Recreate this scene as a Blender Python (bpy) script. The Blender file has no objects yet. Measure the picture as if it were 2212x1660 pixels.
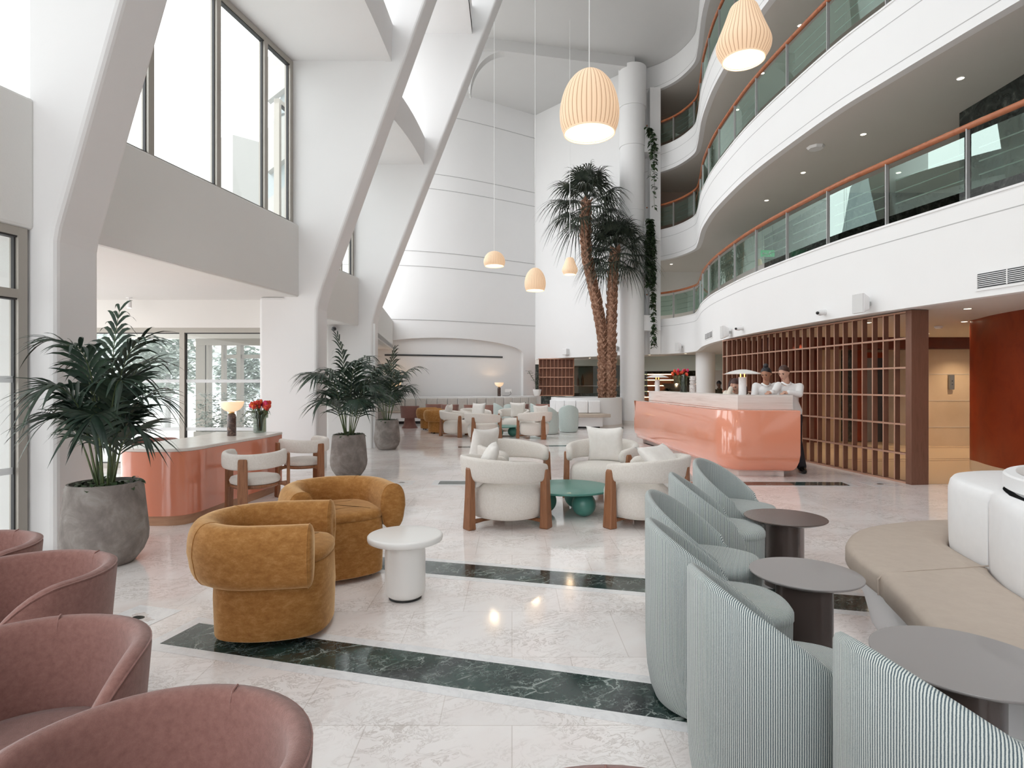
import bpy, bmesh, math, random
from math import sin, cos, pi, radians as R, atan2, sqrt, hypot
from mathutils import Vector, Matrix
random.seed(7)
SC = bpy.context.scene
COL = SC.collection
# ------------------------------------------------------------------ camera
HC = 1.45                      # eye height
FPX = 1262.0                   # focal length in px of a 2212 px wide frame
cam = bpy.data.cameras.new('camera')
cam.sensor_width = 36.0; cam.sensor_fit = 'HORIZONTAL'
cam.lens = FPX / 2212.0 * 36.0
cam.clip_end = 400; cam.clip_start = 0.02
camo = bpy.data.objects.new('camera', cam); COL.objects.link(camo)
camo.location = (0, 0, HC); camo.rotation_euler = (R(90), 0, 0)
SC.camera = camo
# ------------------------------------------------------------------ view + world
SC.view_settings.view_transform = 'Standard'
SC.view_settings.look = 'None'
SC.view_settings.gamma = 1.0
SC.view_settings.exposure = 0.18
SC.cycles.max_bounces = 10
SC.cycles.diffuse_bounces = 6
SC.cycles.glossy_bounces = 4
SC.cycles.transmission_bounces = 6
SC.cycles.transparent_max_bounces = 16
SC.cycles.sample_clamp_indirect = 6.0
SC.cycles.caustics_reflective = False
SC.cycles.caustics_refractive = False
SC.cycles.use_denoising = True
W = bpy.data.worlds.new('overcast_sky'); SC.world = W; W.use_nodes = True
_n = W.node_tree.nodes; _l = W.node_tree.links
_bg = _n['Background']
_bg.inputs['Color'].default_value = (0.965, 0.982, 1.0, 1)
# overcast sky, brighter towards the hidden sun high on the entrance side
_tc = _n.new('ShaderNodeTexCoord'); _dp = _n.new('ShaderNodeVectorMath'); _dp.operation = 'DOT_PRODUCT'
_dp.inputs[1].default_value = Vector((-.86, -.12, .50)).normalized()
_mr = _n.new('ShaderNodeMapRange'); _mr.inputs['From Min'].default_value = -.2; _mr.inputs['From Max'].default_value = 1.0
_mr.inputs['To Min'].default_value = 1.7; _mr.inputs['To Max'].default_value = 3.8
_l.new(_tc.outputs['Generated'], _dp.inputs[0]); _l.new(_dp.outputs['Value'], _mr.inputs['Value']); _l.new(_mr.outputs['Result'], _bg.inputs['Strength'])

def area_light(name, loc, rot, sx, sy, power, color=(1, 1, 1)):
    l = bpy.data.lights.new(name, 'AREA'); l.shape = 'RECTANGLE'
    l.size = sx; l.size_y = sy; l.energy = power; l.color = color
    o = bpy.data.objects.new(name, l); COL.objects.link(o)
    o.location = loc; o.rotation_euler = rot
    return o
def point_light(name, loc, power, color=(1, .72, .42), r=.03):
    l = bpy.data.lights.new(name, 'POINT'); l.energy = power; l.color = color; l.shadow_soft_size = r
    o = bpy.data.objects.new(name, l); COL.objects.link(o); o.location = loc
    return o
# ------------------------------------------------------------------ helpers
def at(px, py, Y):
    return ((px - 1106) / FPX * Y, Y, HC + (830 - py) / FPX * Y)
def G(px, py, z=0.0):
    Y = (HC - z) * FPX / (py - 830)
    return ((px - 1106) / FPX * Y, Y, z)

class MB:
    def __init__(s): s.v = []; s.f = []
    def add(s, vs, fs):
        n = len(s.v); s.v += [tuple(p) for p in vs]
        s.f += [tuple(i + n for i in f) for f in fs]; return s
    def box(s, x0, x1, y0, y1, z0, z1):
        return s.add([(x0,y0,z0),(x1,y0,z0),(x1,y1,z0),(x0,y1,z0),(x0,y0,z1),(x1,y0,z1),(x1,y1,z1),(x0,y1,z1)],
                     [(0,3,2,1),(4,5,6,7),(0,1,5,4),(1,2,6,5),(2,3,7,6),(3,0,4,7)])
    def obox(s, c, size, rz=0, rx=0, ry=0):
        m = Matrix.Rotation(rz,3,'Z') @ Matrix.Rotation(ry,3,'Y') @ Matrix.Rotation(rx,3,'X')
        h = [q/2 for q in size]; vs = []
        for z in (-1,1):
            for x,y in ((-1,-1),(1,-1),(1,1),(-1,1)):
                vs.append(Vector(c) + m @ Vector((x*h[0],y*h[1],z*h[2])))
        return s.add(vs, [(0,3,2,1),(4,5,6,7),(0,1,5,4),(1,2,6,5),(2,3,7,6),(3,0,4,7)])
    def wall(s, p0, p1, z0, z1, t):
        """upright slab from p0 to p1; thickness t to the left of the direction"""
        dx, dy = p1[0]-p0[0], p1[1]-p0[1]; L = hypot(dx,dy); nx, ny = -dy/L*t, dx/L*t
        return s.prism([p0, p1, (p1[0]+nx,p1[1]+ny), (p0[0]+nx,p0[1]+ny)], z0, z1)
    def prism(s, poly, z0, z1):
        n = len(poly)
        vs = [(p[0],p[1],z0) for p in poly] + [(p[0],p[1],z1) for p in poly]
        fs = [tuple(range(n-1,-1,-1)), tuple(range(n,2*n))] + [(i,(i+1)%n,n+(i+1)%n,n+i) for i in range(n)]
        return s.add(vs, fs)
    def solid(s, poly3, ext):
        n = len(poly3); e = Vector(ext)
        vs = [Vector(p) for p in poly3] + [Vector(p)+e for p in poly3]
        fs = [tuple(range(n-1,-1,-1)), tuple(range(n,2*n))] + [(i,(i+1)%n,n+(i+1)%n,n+i) for i in range(n)]
        return s.add(vs, fs)
    def grid(s, rows, cu=False, cv=False, capa=False, capb=False):
        """rows: list of rings; cu closes along a ring, cv closes ring to ring"""
        nr, nc = len(rows), len(rows[0]); n = len(s.v)
        for r in rows: s.v += [tuple(p) for p in r]
        for i in range(nr if cv else nr-1):
            for j in range(nc if cu else nc-1):
                a = n+i*nc+j; b = n+i*nc+(j+1)%nc; c = n+((i+1)%nr)*nc+(j+1)%nc; d = n+((i+1)%nr)*nc+j
                s.f.append((a,b,c,d))
        if capa: s.f.append(tuple(n+j for j in range(nc-1,-1,-1)))
        if capb: s.f.append(tuple(n+(nr-1)*nc+j for j in range(nc)))
        return s
    def lathe(s, prof, n=32, c=(0,0,0), cap=True):
        rows = [[(c[0]+r*cos(2*pi*j/n), c[1]+r*sin(2*pi*j/n), c[2]+z) for j in range(n)] for r,z in prof]
        return s.grid(rows, cu=True, capa=cap, capb=cap)
    def tube(s, path, r, n=8, cap=True, flat=None):
        P = [Vector(p) for p in path]; rows = []; up = None
        for i,p in enumerate(P):
            t = (P[min(i+1,len(P)-1)] - P[max(i-1,0)])
            t = t.normalized() if t.length > 1e-9 else Vector((0,0,1))
            if up is None:
                up = Vector((0,0,1)) if abs(t.z) < .95 else Vector((1,0,0))
            a = t.cross(up); a = a.normalized() if a.length > 1e-6 else t.orthogonal().normalized()
            b = a.cross(t).normalized(); up = b
            rr = r[i] if isinstance(r,(list,tuple)) else r
            fb = flat if flat else 1.0
            rows.append([p + a*cos(2*pi*j/n)*rr + b*sin(2*pi*j/n)*rr*fb for j in range(n)])
        return s.grid(rows, cu=True, capa=cap, capb=cap)
    def ball(s, c, r, n=16, m=10, sq=(1,1,1)):
        rows = []
        for i in range(1,m):
            a = -pi/2 + pi*i/m
            rows.append([(c[0]+r*sq[0]*cos(a)*cos(2*pi*j/n), c[1]+r*sq[1]*cos(a)*sin(2*pi*j/n), c[2]+r*sq[2]*sin(a)) for j in range(n)])
        return s.grid(rows, cu=True, capa=True, capb=True)
    def loft(s, outline, sections, cap=True):
        """outline 2D closed ccw, sections [(z, inward offset)]"""
        n = len(outline); rows = []
        nr = []
        for i in range(n):
            a = Vector(outline[i-1]); b = Vector(outline[(i+1)%n]); d = (b-a)
            d = d.normalized() if d.length > 0 else Vector((1,0)); nr.append(Vector((-d.y, d.x)))
        for z,o in sections:
            rows.append([(outline[i][0]+nr[i].x*o, outline[i][1]+nr[i].y*o, z) for i in range(n)])
        return s.grid(rows, cu=True, capa=cap, capb=cap)
    def build(s, name, mat, parent=None, smooth=40, bevel=0, bseg=2, subd=0, recalc=True):
        me = bpy.data.meshes.new(name); me.from_pydata(s.v, [], s.f); me.update()
        if recalc:
            bm = bmesh.new(); bm.from_mesh(me); bmesh.ops.recalc_face_normals(bm, faces=bm.faces); bm.to_mesh(me); bm.free()
        if smooth:
            me.polygons.foreach_set('use_smooth', [True]*len(me.polygons))
            me.set_sharp_from_angle(angle=R(smooth))
        if mat: me.materials.append(mat)
        o = bpy.data.objects.new(name, me); COL.objects.link(o)
        if parent: o.parent = parent
        if bevel:
            b = o.modifiers.new('bevel','BEVEL'); b.width = bevel; b.segments = bseg; b.limit_method = 'ANGLE'; b.angle_limit = R(35)
            b.harden_normals = False
        if subd:
            b = o.modifiers.new('subd','SUBSURF'); b.levels = subd; b.render_levels = subd
        return o

def tag(o, label=None, cat=None, group=None, kind=None):
    if label: o['label'] = label
    if cat: o['category'] = cat
    if group: o['group'] = group
    if kind: o['kind'] = kind
    return o
def empty(name, loc=(0,0,0), rz=0, label=None, cat=None, group=None):
    o = bpy.data.objects.new(name, None); COL.objects.link(o)
    o.location = loc; o.rotation_euler = (0,0,rz); o.empty_display_size = .1
    return tag(o, label, cat, group)
def struct(o): o['kind'] = 'structure'; return o
def copy_tree(o, loc, rz, label=None, group=None):
    def rec(src, par):
        c = src.copy(); COL.objects.link(c)
        if par: c.parent = par
        for ch in [x for x in KIDS.get(src.name, [])]: rec(ch, c)
        return c
    KIDS = {}
    for x in COL.objects:
        if x.parent: KIDS.setdefault(x.parent.name, []).append(x)
    r = rec(o, None); r.location = loc; r.rotation_euler = (0,0,rz)
    if label: r['label'] = label
    if group: r['group'] = group
    elif 'group' in r.keys(): pass
    return r
def spline(pts, k=8, closed=False):
    """Catmull-Rom through 2D/3D points"""
    P = [Vector(p) for p in pts]; n = len(P); out = []
    rng = n if closed else n-1
    for i in range(rng):
        if closed: p0,p1,p2,p3 = P[i-1],P[i],P[(i+1)%n],P[(i+2)%n]
        else: p0,p1,p2,p3 = P[max(i-1,0)],P[i],P[i+1],P[min(i+2,n-1)]
        for j in range(k):
            t = j/k
            out.append(0.5*((2*p1)+(-p0+p2)*t+(2*p0-5*p1+4*p2-p3)*t*t+(-p0+3*p1-3*p2+p3)*t**3))
    if not closed: out.append(P[-1])
    return out
# ------------------------------------------------------------------ materials (all procedural)
M = {}
class NT:
    def __init__(s, name, rough=.5, col=(.8,.8,.8), metal=0, coat=0, spec=.5, sheen=0):
        m = bpy.data.materials.new(name); m.use_nodes = True; s.m = m
        s.n = m.node_tree.nodes; s.l = m.node_tree.links; s.b = s.n['Principled BSDF']; M[name] = m
        s.set('Base Color', (*col,1)); s.set('Roughness', rough); s.set('Metallic', metal)
        s.set('Coat Weight', coat); s.set('Specular IOR Level', spec); s.set('Sheen Weight', sheen)
    def set(s, k, v): s.b.inputs[k].default_value = v
    def new(s, t, **kw):
        x = s.n.new(t)
        for k,v in kw.items():
            if hasattr(x, k): setattr(x, k, v)
            else: x.inputs[k].default_value = v
        return x
    def link(s, a, b): s.l.new(a, b)
    def coord(s, kind='Object', scale=(1,1,1), rot=(0,0,0)):
        t = s.new('ShaderNodeTexCoord'); mp = s.new('ShaderNodeMapping')
        mp.inputs['Scale'].default_value = scale; mp.inputs['Rotation'].default_value = rot
        s.link(t.outputs[kind], mp.inputs['Vector']); return mp.outputs['Vector']
    def noise(s, vec, scale, detail=4, rough=.55, dist=0):
        x = s.new('ShaderNodeTexNoise'); x.inputs['Scale'].default_value = scale
        x.inputs['Detail'].default_value = detail; x.inputs['Roughness'].default_value = rough
        x.inputs['Distortion'].default_value = dist
        if vec is not None: s.link(vec, x.inputs['Vector'])
        return x.outputs['Fac']
    def ramp(s, fac, stops):
        x = s.new('ShaderNodeValToRGB'); e = x.color_ramp.elements
        while len(e) < len(stops): e.new(.5)
        for i,(p,c) in enumerate(stops):
            e[i].position = p; e[i].color = (*c,1) if len(c)==3 else c
        s.link(fac, x.inputs['Fac']); return x.outputs['Color']
    def math(s, op, a, b=None, c=None):
        x = s.new('ShaderNodeMath'); x.operation = op
        for i,q in enumerate((a,b,c)):
            if q is None: continue
            if isinstance(q,(int,float)): x.inputs[i].default_value = q
            else: s.link(q, x.inputs[i])
        return x.outputs[0]
    def mix(s, fac, a, b):
        x = s.new('ShaderNodeMix'); x.data_type = 'RGBA'
        if isinstance(fac,(int,float)): x.inputs[0].default_value = fac
        else: s.link(fac, x.inputs[0])
        for i,q in ((6,a),(7,b)):
            if isinstance(q,tuple): x.inputs[i].default_value = (*q,1)
            else: s.link(q, x.inputs[i])
        return x.outputs[2]
    def bump(s, h, strength=.2, dist=.01):
        x = s.new('ShaderNodeBump'); x.inputs['Strength'].default_value = strength; x.inputs['Distance'].default_value = dist
        s.link(h, x.inputs['Height']); s.link(x.outputs['Normal'], s.b.inputs['Normal']); return x
    def base(s, c): s.link(c, s.b.inputs['Base Color'])

def plaster(name, col, bs=.08, sc=90):
    t = NT(name, rough=.75, col=col, spec=.25); v = t.coord()
    f = t.noise(v, 1.3, 3); c2 = tuple(q*.965 for q in col)
    t.base(t.mix(f, col, c2)); t.bump(t.noise(v, sc, 3), bs, .004)
plaster('plaster_white', (.84,.84,.84)); plaster('plaster_warm', (.80,.785,.76)); plaster('plaster_rough', (.77,.77,.75), .35, 60)
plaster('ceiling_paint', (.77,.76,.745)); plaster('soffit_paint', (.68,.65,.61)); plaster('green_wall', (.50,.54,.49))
plaster('corridor_wall_warmlit', (.42,.33,.28)); plaster('white_gloss_base', (.86,.86,.87)); plaster('ceiling_grey', (.66,.66,.655))
plaster('facade_render', (.80,.78,.74)); plaster('facade_pale', (.70,.76,.78)); plaster('facade_far', (.48,.47,.45)); plaster('facade_far_blue', (.42,.46,.47))

t = NT('floor_marble', rough=.10, spec=.75); v = t.coord()
d = t.noise(v, 1.1, 5, .6); vv = t.new('ShaderNodeVectorMath'); vv.operation='MULTIPLY_ADD'
t.link(v, vv.inputs[0]); vv.inputs[1].default_value = (1,1,1)
cx = t.new('ShaderNodeCombineXYZ'); t.link(t.math('MULTIPLY', d, 1.2), cx.inputs[0]); t.link(t.math('MULTIPLY', d, .7), cx.inputs[1]); t.link(cx.outputs[0], vv.inputs[2])
cloud = t.ramp(t.noise(vv.outputs[0], .9, 4), [(.35,(.93,.86,.84)),(.5,(.95,.915,.90)),(.65,(.87,.80,.775))])
vein = t.ramp(t.noise(vv.outputs[0], 5.5, 9, .72, 2.2), [(.47,(0,0,0)),(.5,(1,1,1)),(.53,(0,0,0))])
vmask = t.math('MULTIPLY', vein, t.ramp(t.noise(v, 2.3, 4), [(.38,(0,0,0)),(.58,(.7,.7,.7))]))
c = t.mix(vmask, cloud, (.45,.385,.345))
tile = t.new('ShaderNodeTexBrick'); t.link(v, tile.inputs['Vector']); tile.inputs['Scale'].default_value = 1.0
tile.inputs['Brick Width'].default_value = .62; tile.inputs['Row Height'].default_value = .62; tile.offset = .5
tile.inputs['Mortar Size'].default_value = .0028; tile.inputs['Mortar Smooth'].default_value = .3
tile.inputs['Color1'].default_value = (1,1,1,1); tile.inputs['Color2'].default_value = (.93,.93,.93,1); tile.inputs['Mortar'].default_value = (.78,.76,.74,1)
mm = t.new('ShaderNodeMix'); mm.data_type='RGBA'; mm.blend_type='MULTIPLY'; mm.inputs[0].default_value = 1
t.link(c, mm.inputs[6]); t.link(tile.outputs['Color'], mm.inputs[7]); t.base(mm.outputs[2])
t.link(t.ramp(t.noise(v, 3, 3), [(.3,(.045,.045,.045)),(.7,(.10,.10,.10))]), t.b.inputs['Roughness'])

t = NT('green_marble', rough=.08, spec=.6); v = t.coord()
d = t.noise(v, 6, 5, .65); cx = t.new('ShaderNodeCombineXYZ'); t.link(t.math('MULTIPLY', d, .35), cx.inputs[0]); t.link(t.math('MULTIPLY', d, .25), cx.inputs[1])
av = t.new('ShaderNodeVectorMath'); av.operation='ADD'; t.link(v, av.inputs[0]); t.link(cx.outputs[0], av.inputs[1])
vo = t.new('ShaderNodeTexVoronoi'); vo.feature='DISTANCE_TO_EDGE'; vo.inputs['Scale'].default_value = 6; t.link(av.outputs[0], vo.inputs['Vector'])
e1 = t.ramp(vo.outputs['Distance'], [(0,(.75,.75,.75)),(.035,(0,0,0))])
vo2 = t.new('ShaderNodeTexVoronoi'); vo2.feature='DISTANCE_TO_EDGE'; vo2.inputs['Scale'].default_value = 22; t.link(av.outputs[0], vo2.inputs['Vector'])
e2 = t.ramp(vo2.outputs['Distance'], [(0,(.55,.55,.55)),(.07,(0,0,0))])
mk = t.ramp(t.noise(v, 5, 4), [(.45,(0,0,0)),(.6,(1,1,1))])
e = t.math('MAXIMUM', t.math('MULTIPLY', e1, mk), t.math('MULTIPLY', e2, t.ramp(t.noise(v, 9, 4), [(.42,(0,0,0)),(.62,(.8,.8,.8))])))
bc = t.ramp(t.noise(v, 2.5, 4), [(.35,(.012,.020,.022)),(.6,(.030,.065,.055)),(.75,(.02,.035,.03))])
t.base(t.mix(e, bc, (.48,.53,.50)))

t = NT('white_marble', rough=.1, spec=.55); v = t.coord()
t.base(t.ramp(t.noise(v, 7, 7, .7, 1.2), [(.3,(.86,.86,.86)),(.5,(.82,.82,.83)),(.56,(.74,.74,.75)),(.62,(.85,.85,.85))]))

t = NT('travertine', rough=.35); v = t.coord('Object', (.5,.5,13))
t.base(t.ramp(t.noise(v, 2.2, 7, .6, .12), [(.3,(.64,.59,.55)),(.45,(.74,.70,.66)),(.6,(.80,.77,.74)),(.75,(.70,.65,.61))]))

t = NT('desk_marble', rough=.22); v = t.coord()
t.base(t.ramp(t.noise(v, 3, 6, .6, .5), [(.35,(.74,.70,.65)),(.55,(.80,.77,.73)),(.7,(.70,.65,.60))]))

def lacquer(name, col):
    t = NT(name, rough=.16, col=col, coat=1.0, spec=.6); t.set('Coat Roughness', .02)
lacquer('peach_lacquer', (.76,.29,.18)); lacquer('terracotta_lacquer', (.72,.26,.16))
lacquer('teal_lacquer', (.07,.24,.20)); M['teal_lacquer'].node_tree.nodes['Principled BSDF'].inputs['Coat Weight'].default_value = .15
M['teal_lacquer'].node_tree.nodes['Principled BSDF'].inputs['Roughness'].default_value = .38

def wood(name, c1, c2, rough=.4, axis=(14,14,1.2), sc=2.2):
    t = NT(name, rough=rough); v = t.coord('Object', axis)
    f = t.noise(v, sc, 6, .6, .8); t.base(t.ramp(f, [(.3,c1),(.55,c2),(.7,c1)])); t.bump(f, .08, .003)
wood('walnut', (.19,.075,.032), (.31,.135,.062)); wood('lattice_wood', (.15,.068,.042), (.19,.088,.058), .5)
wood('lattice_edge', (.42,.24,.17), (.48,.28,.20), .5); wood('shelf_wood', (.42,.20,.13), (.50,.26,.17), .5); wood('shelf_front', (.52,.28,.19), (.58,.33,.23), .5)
wood('plinth_wood', (.40,.22,.13), (.48,.28,.17), .45, (1,1,10)); wood('rail_wood', (.33,.10,.045), (.42,.145,.065), .25, (3,3,3))
wood('red_panel', (.20,.026,.007), (.27,.042,.011), .32, (1,1,1)); wood('dark_red', (.07,.012,.006), (.11,.018,.009), .4, (1,1,1))

def fabric(name, c1, c2, bsc=260, bs=.5, rough=.95, sheen=.35, msc=14, det=5):
    t = NT(name, rough=rough, spec=.15, sheen=sheen); v = t.coord()
    t.set('Sheen Roughness', .5)
    t.base(t.ramp(t.noise(v, msc, det, .65), [(.3,c1),(.7,c2)])); t.bump(t.noise(v, bsc, 3, .7), bs, .004)
fabric('boucle_cream', (.69,.645,.59), (.80,.765,.72), 190, .9, msc=70); fabric('pillow_linen', (.77,.745,.71), (.83,.81,.78), 300, .4)
fabric('mauve_felt', (.225,.110,.092), (.31,.160,.137), 330, .45, msc=60); fabric('dusty_brown_felt', (.30,.155,.125), (.36,.19,.155), 300, .4)
fabric('seat_leather', (.47,.395,.335), (.51,.435,.37), 240, .12, .55, 0); fabric('white_leather', (.84,.84,.85), (.87,.87,.88), 300, .05, .45, 0)
fabric('ledge_cushion', (.60,.575,.54), (.66,.64,.61), 220, .2); fabric('sage_plain', (.46,.54,.52), (.55,.62,.60), 260, .5, msc=50)
t = NT('mustard_velvet', rough=.8, spec=.2, sheen=.9); t.set('Sheen Roughness', .35); t.set('Sheen Tint', (1,.72,.42,1))
v = t.coord('Object', (1,1,2.0)); f = t.noise(v, 16, 9, .8, .15)
t.base(t.ramp(f, [(.34,(.27,.115,.028)),(.5,(.36,.165,.045)),(.66,(.47,.245,.085))])); t.bump(t.noise(v, 120, 4, .7), .25, .004)

def stripes(name, radial=True, n=150):
    t = NT(name, rough=.9, spec=.15, sheen=.25)
    tc = t.new('ShaderNodeTexCoord'); sp = t.new('ShaderNodeSeparateXYZ'); t.link(tc.outputs['Object'], sp.inputs[0])
    if radial: a = t.math('MULTIPLY', t.math('ARCTAN2', sp.outputs[1], sp.outputs[0]), n)
    else: a = t.math('MULTIPLY', sp.outputs[1], n/.29)
    nz = t.noise(tc.outputs['Object'], 60, 3)
    s = t.math('SINE', t.math('ADD', a, t.math('MULTIPLY', nz, 1.2)))
    s = t.math('ADD', s, t.math('MULTIPLY', t.math('SUBTRACT', t.noise(tc.outputs['Object'], 420, 2), .5), 1.2))
    c = t.ramp(t.math('MULTIPLY_ADD', s, .5, .5), [(.26,(.085,.12,.14)),(.60,(.60,.64,.61))])
    t.base(c); t.bump(t.math('MULTIPLY_ADD', s, .5, .5), .35, .003)
stripes('sage_stripe', True, 290); stripes('sage_stripe_seat', False, 290)

t = NT('concrete_pot', rough=.85, spec=.2); v = t.coord()
t.base(t.ramp(t.noise(v, 5, 8, .65, .4), [(.3,(.155,.135,.125)),(.5,(.235,.21,.195)),(.7,(.34,.32,.30))])); t.bump(t.noise(v, 60, 5), .15, .005)
NT('pot_white', .35, (.84,.84,.83)); NT('soil', .95, (.035,.025,.02))
t = NT('table_brown', .22, (.085,.062,.055), spec=.6, coat=.25); t.set('Coat Roughness', .25)
NT('table_top_sky_reflect', .38, (.27,.25,.245), spec=.7, coat=.3); NT('ceramic_white', .3, (.82,.81,.79)); NT('black_foot', .4, (.02,.02,.02))  # grey table tops: sky reflection put into the base colour
NT('frame_taupe', .45, (.40,.375,.335), metal=.2); NT('frame_gasket', .6, (.04,.04,.042)); NT('groove_line', .9, (.46,.46,.46))
NT('rail_post', .4, (.46,.46,.46), metal=.3); NT('rail_rod', .3, (.55,.57,.56), metal=.8); NT('brass', .3, (.75,.50,.22), metal=1)
NT('steel', .35, (.36,.38,.40), metal=.9); NT('dark_steel', .35, (.12,.13,.15), metal=.8); NT('grille_dark', .7, (.045,.05,.055)); NT('grille_grey', .5, (.42,.42,.41))
NT('plastic_white', .4, (.82,.82,.82)); NT('lens_black', .15, (.01,.01,.01)); NT('lamp_marble', .25, (.05,.035,.03), spec=.6)
t = NT('lamp_marble_dark', .25, spec=.6); v = t.coord(); t.base(t.ramp(t.noise(v, 22, 6, .7, 1), [(.4,(.035,.022,.02)),(.55,(.09,.05,.04)),(.66,(.25,.17,.13))]))
t = NT('vase_marble', .25); v = t.coord(); t.base(t.ramp(t.noise(v, 16, 6, .7, 1.5), [(.35,(.42,.33,.32)),(.5,(.72,.68,.66)),(.7,(.78,.75,.73))]))
t = NT('beige_stone', .4); v = t.coord(); t.base(t.ramp(t.noise(v, 1.6, 5), [(.35,(.62,.50,.36)),(.65,(.68,.56,.42))]))
t = NT('dark_stone', .18, spec=.5); v = t.coord(); t.base(t.ramp(t.noise(v, 4, 8, .7, 1.5), [(.4,(.012,.016,.015)),(.55,(.035,.042,.038)),(.68,(.11,.12,.11))]))
t = NT('lobby_floor', .2); t.set('Base Color', (.62,.47,.32,1))
def leaf(name, c1, c2, sc=6):
    t = NT(name, rough=.45, spec=.45); v = t.coord('Object'); t.base(t.ramp(t.noise(v, sc, 3), [(.35,c1),(.65,c2)]))
leaf('kentia_leaf', (.012,.028,.020), (.035,.065,.040)); leaf('fan_leaf', (.016,.026,.018), (.048,.060,.040)); leaf('ivy_leaf', (.025,.055,.022), (.06,.10,.04), 20)
leaf('stem_green', (.05,.085,.03), (.12,.15,.06)); leaf('tree_leaf', (.36,.42,.38), (.54,.60,.56)); leaf('tree_leaf_yellow', (.34,.42,.22), (.50,.56,.34)); leaf('dry_leaf', (.20,.12,.05), (.26,.17,.08))
t = NT('palm_bark', .9, spec=.1); v = t.coord(); t.base(t.ramp(t.noise(v, 14, 5), [(.3,(.12,.06,.038)),(.5,(.30,.165,.11)),(.7,(.50,.33,.24))]))
t = NT('tulip_petal', .5); v = t.coord(); t.base(t.ramp(t.noise(v, 40, 2), [(.45,(.55,.02,.015)),(.6,(.75,.10,.02)),(.72,(.88,.36,.06))]))
NT('tulip_pink', .5, (.62,.03,.13))
NT('skin', .55, (.45,.23,.15), spec=.3); NT('skin_light', .55, (.60,.36,.27), spec=.3); NT('skin_shade', .55, (.13,.07,.05))
NT('hair_black', .4, (.012,.010,.014)); NT('hair_brown', .45, (.055,.022,.014)); NT('hair_auburn', .5, (.05,.017,.014)); NT('lip', .5, (.40,.10,.09)); NT('eye_dark', .2, (.02,.015,.012))
fabric('shirt_white', (.80,.80,.80), (.84,.84,.84), 90, .12, .85, 0); fabric('shirt_cream', (.68,.62,.54), (.73,.68,.60), 90, .12, .85, 0); NT('trouser_black', .8, (.012,.012,.018)); NT('shirt_olive', .8, (.05,.042,.022))
NT('paper', .6, (.8,.8,.78))

def glass(name, tint=(1,1,1), refl=.10, rough=0.0, dens=0.0):
    """thin pane: clear transmission plus mirror reflection that grows at grazing angles"""
    m = bpy.data.materials.new(name); m.use_nodes = True; M[name] = m
    n = m.node_tree.nodes; l = m.node_tree.links; n.clear()
    o = n.new('ShaderNodeOutputMaterial'); mx = n.new('ShaderNodeMixShader'); tr = n.new('ShaderNodeBsdfTransparent'); gl = n.new('ShaderNodeBsdfGlossy')
    tr.inputs[0].default_value = (*tint,1); gl.inputs['Roughness'].default_value = rough
    fr = n.new('ShaderNodeLayerWeight'); fr.inputs['Blend'].default_value = .5
    pw = n.new('ShaderNodeMath'); pw.operation = 'POWER'; pw.inputs[1].default_value = 4.0; l.new(fr.outputs['Facing'], pw.inputs[0])
    ma = n.new('ShaderNodeMath'); ma.operation = 'MULTIPLY_ADD'; ma.inputs[1].default_value = .6; ma.inputs[2].default_value = refl*.5; ma.use_clamp = True
    l.new(pw.outputs[0], ma.inputs[0]); l.new(ma.outputs[0], mx.inputs[0]); l.new(tr.outputs[0], mx.inputs[1]); l.new(gl.outputs[0], mx.inputs[2])
    l.new(mx.outputs[0], o.inputs[0])
glass('window_glass', (.97,.985,.98), .05); glass('rail_glass', (.56,.74,.66), .46); M['rail_glass'].node_tree.nodes['Glossy BSDF'].inputs[0].default_value = (.78,.98,.90,1); glass('mirror_glass', (.35,.42,.41), .35); glass('vase_glass', (.62,.67,.62), .14)

def mixglow(name, col, strength, base=(.8,.7,.55), trans=None):
    t = NT(name, rough=.6, col=base)
    t.set('Emission Color', (*col,1)); t.set('Emission Strength', strength)
    return t
mixglow('downlight_glow', (1,.84,.62), 9, (1,1,1)); mixglow('shelf_glow', (1,.66,.36), 5, (1,1,1)); mixglow('flame_glow', (1,.50,.08), 5, (1,.6,.2))
mixglow('diffuser_glow', (1,.87,.64), .85, (.9,.85,.75)); mixglow('bowl_glow', (1,.60,.30), .55, (.85,.75,.62)); mixglow('exit_glow', (.03,.45,.16), .6, (.02,.25,.1))
mixglow('amber_shade', (1,.48,.18), 1.0, (.8,.6,.4)); mixglow('cool_glow', (.72,.92,1), 1.4, (.9,.9,.9))
# pleated pendant fabric lit from inside: darker ribs
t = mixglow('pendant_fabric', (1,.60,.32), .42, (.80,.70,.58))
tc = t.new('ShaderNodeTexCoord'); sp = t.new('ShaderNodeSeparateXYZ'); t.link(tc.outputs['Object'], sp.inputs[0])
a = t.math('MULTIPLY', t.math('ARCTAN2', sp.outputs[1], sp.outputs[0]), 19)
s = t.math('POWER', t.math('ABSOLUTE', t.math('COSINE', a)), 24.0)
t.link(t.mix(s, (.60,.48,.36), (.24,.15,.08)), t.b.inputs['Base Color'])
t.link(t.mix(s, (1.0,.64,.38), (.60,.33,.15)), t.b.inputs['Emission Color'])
mixglow('pendant_rim', (1,.66,.40), .35, (.7,.58,.45))
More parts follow.
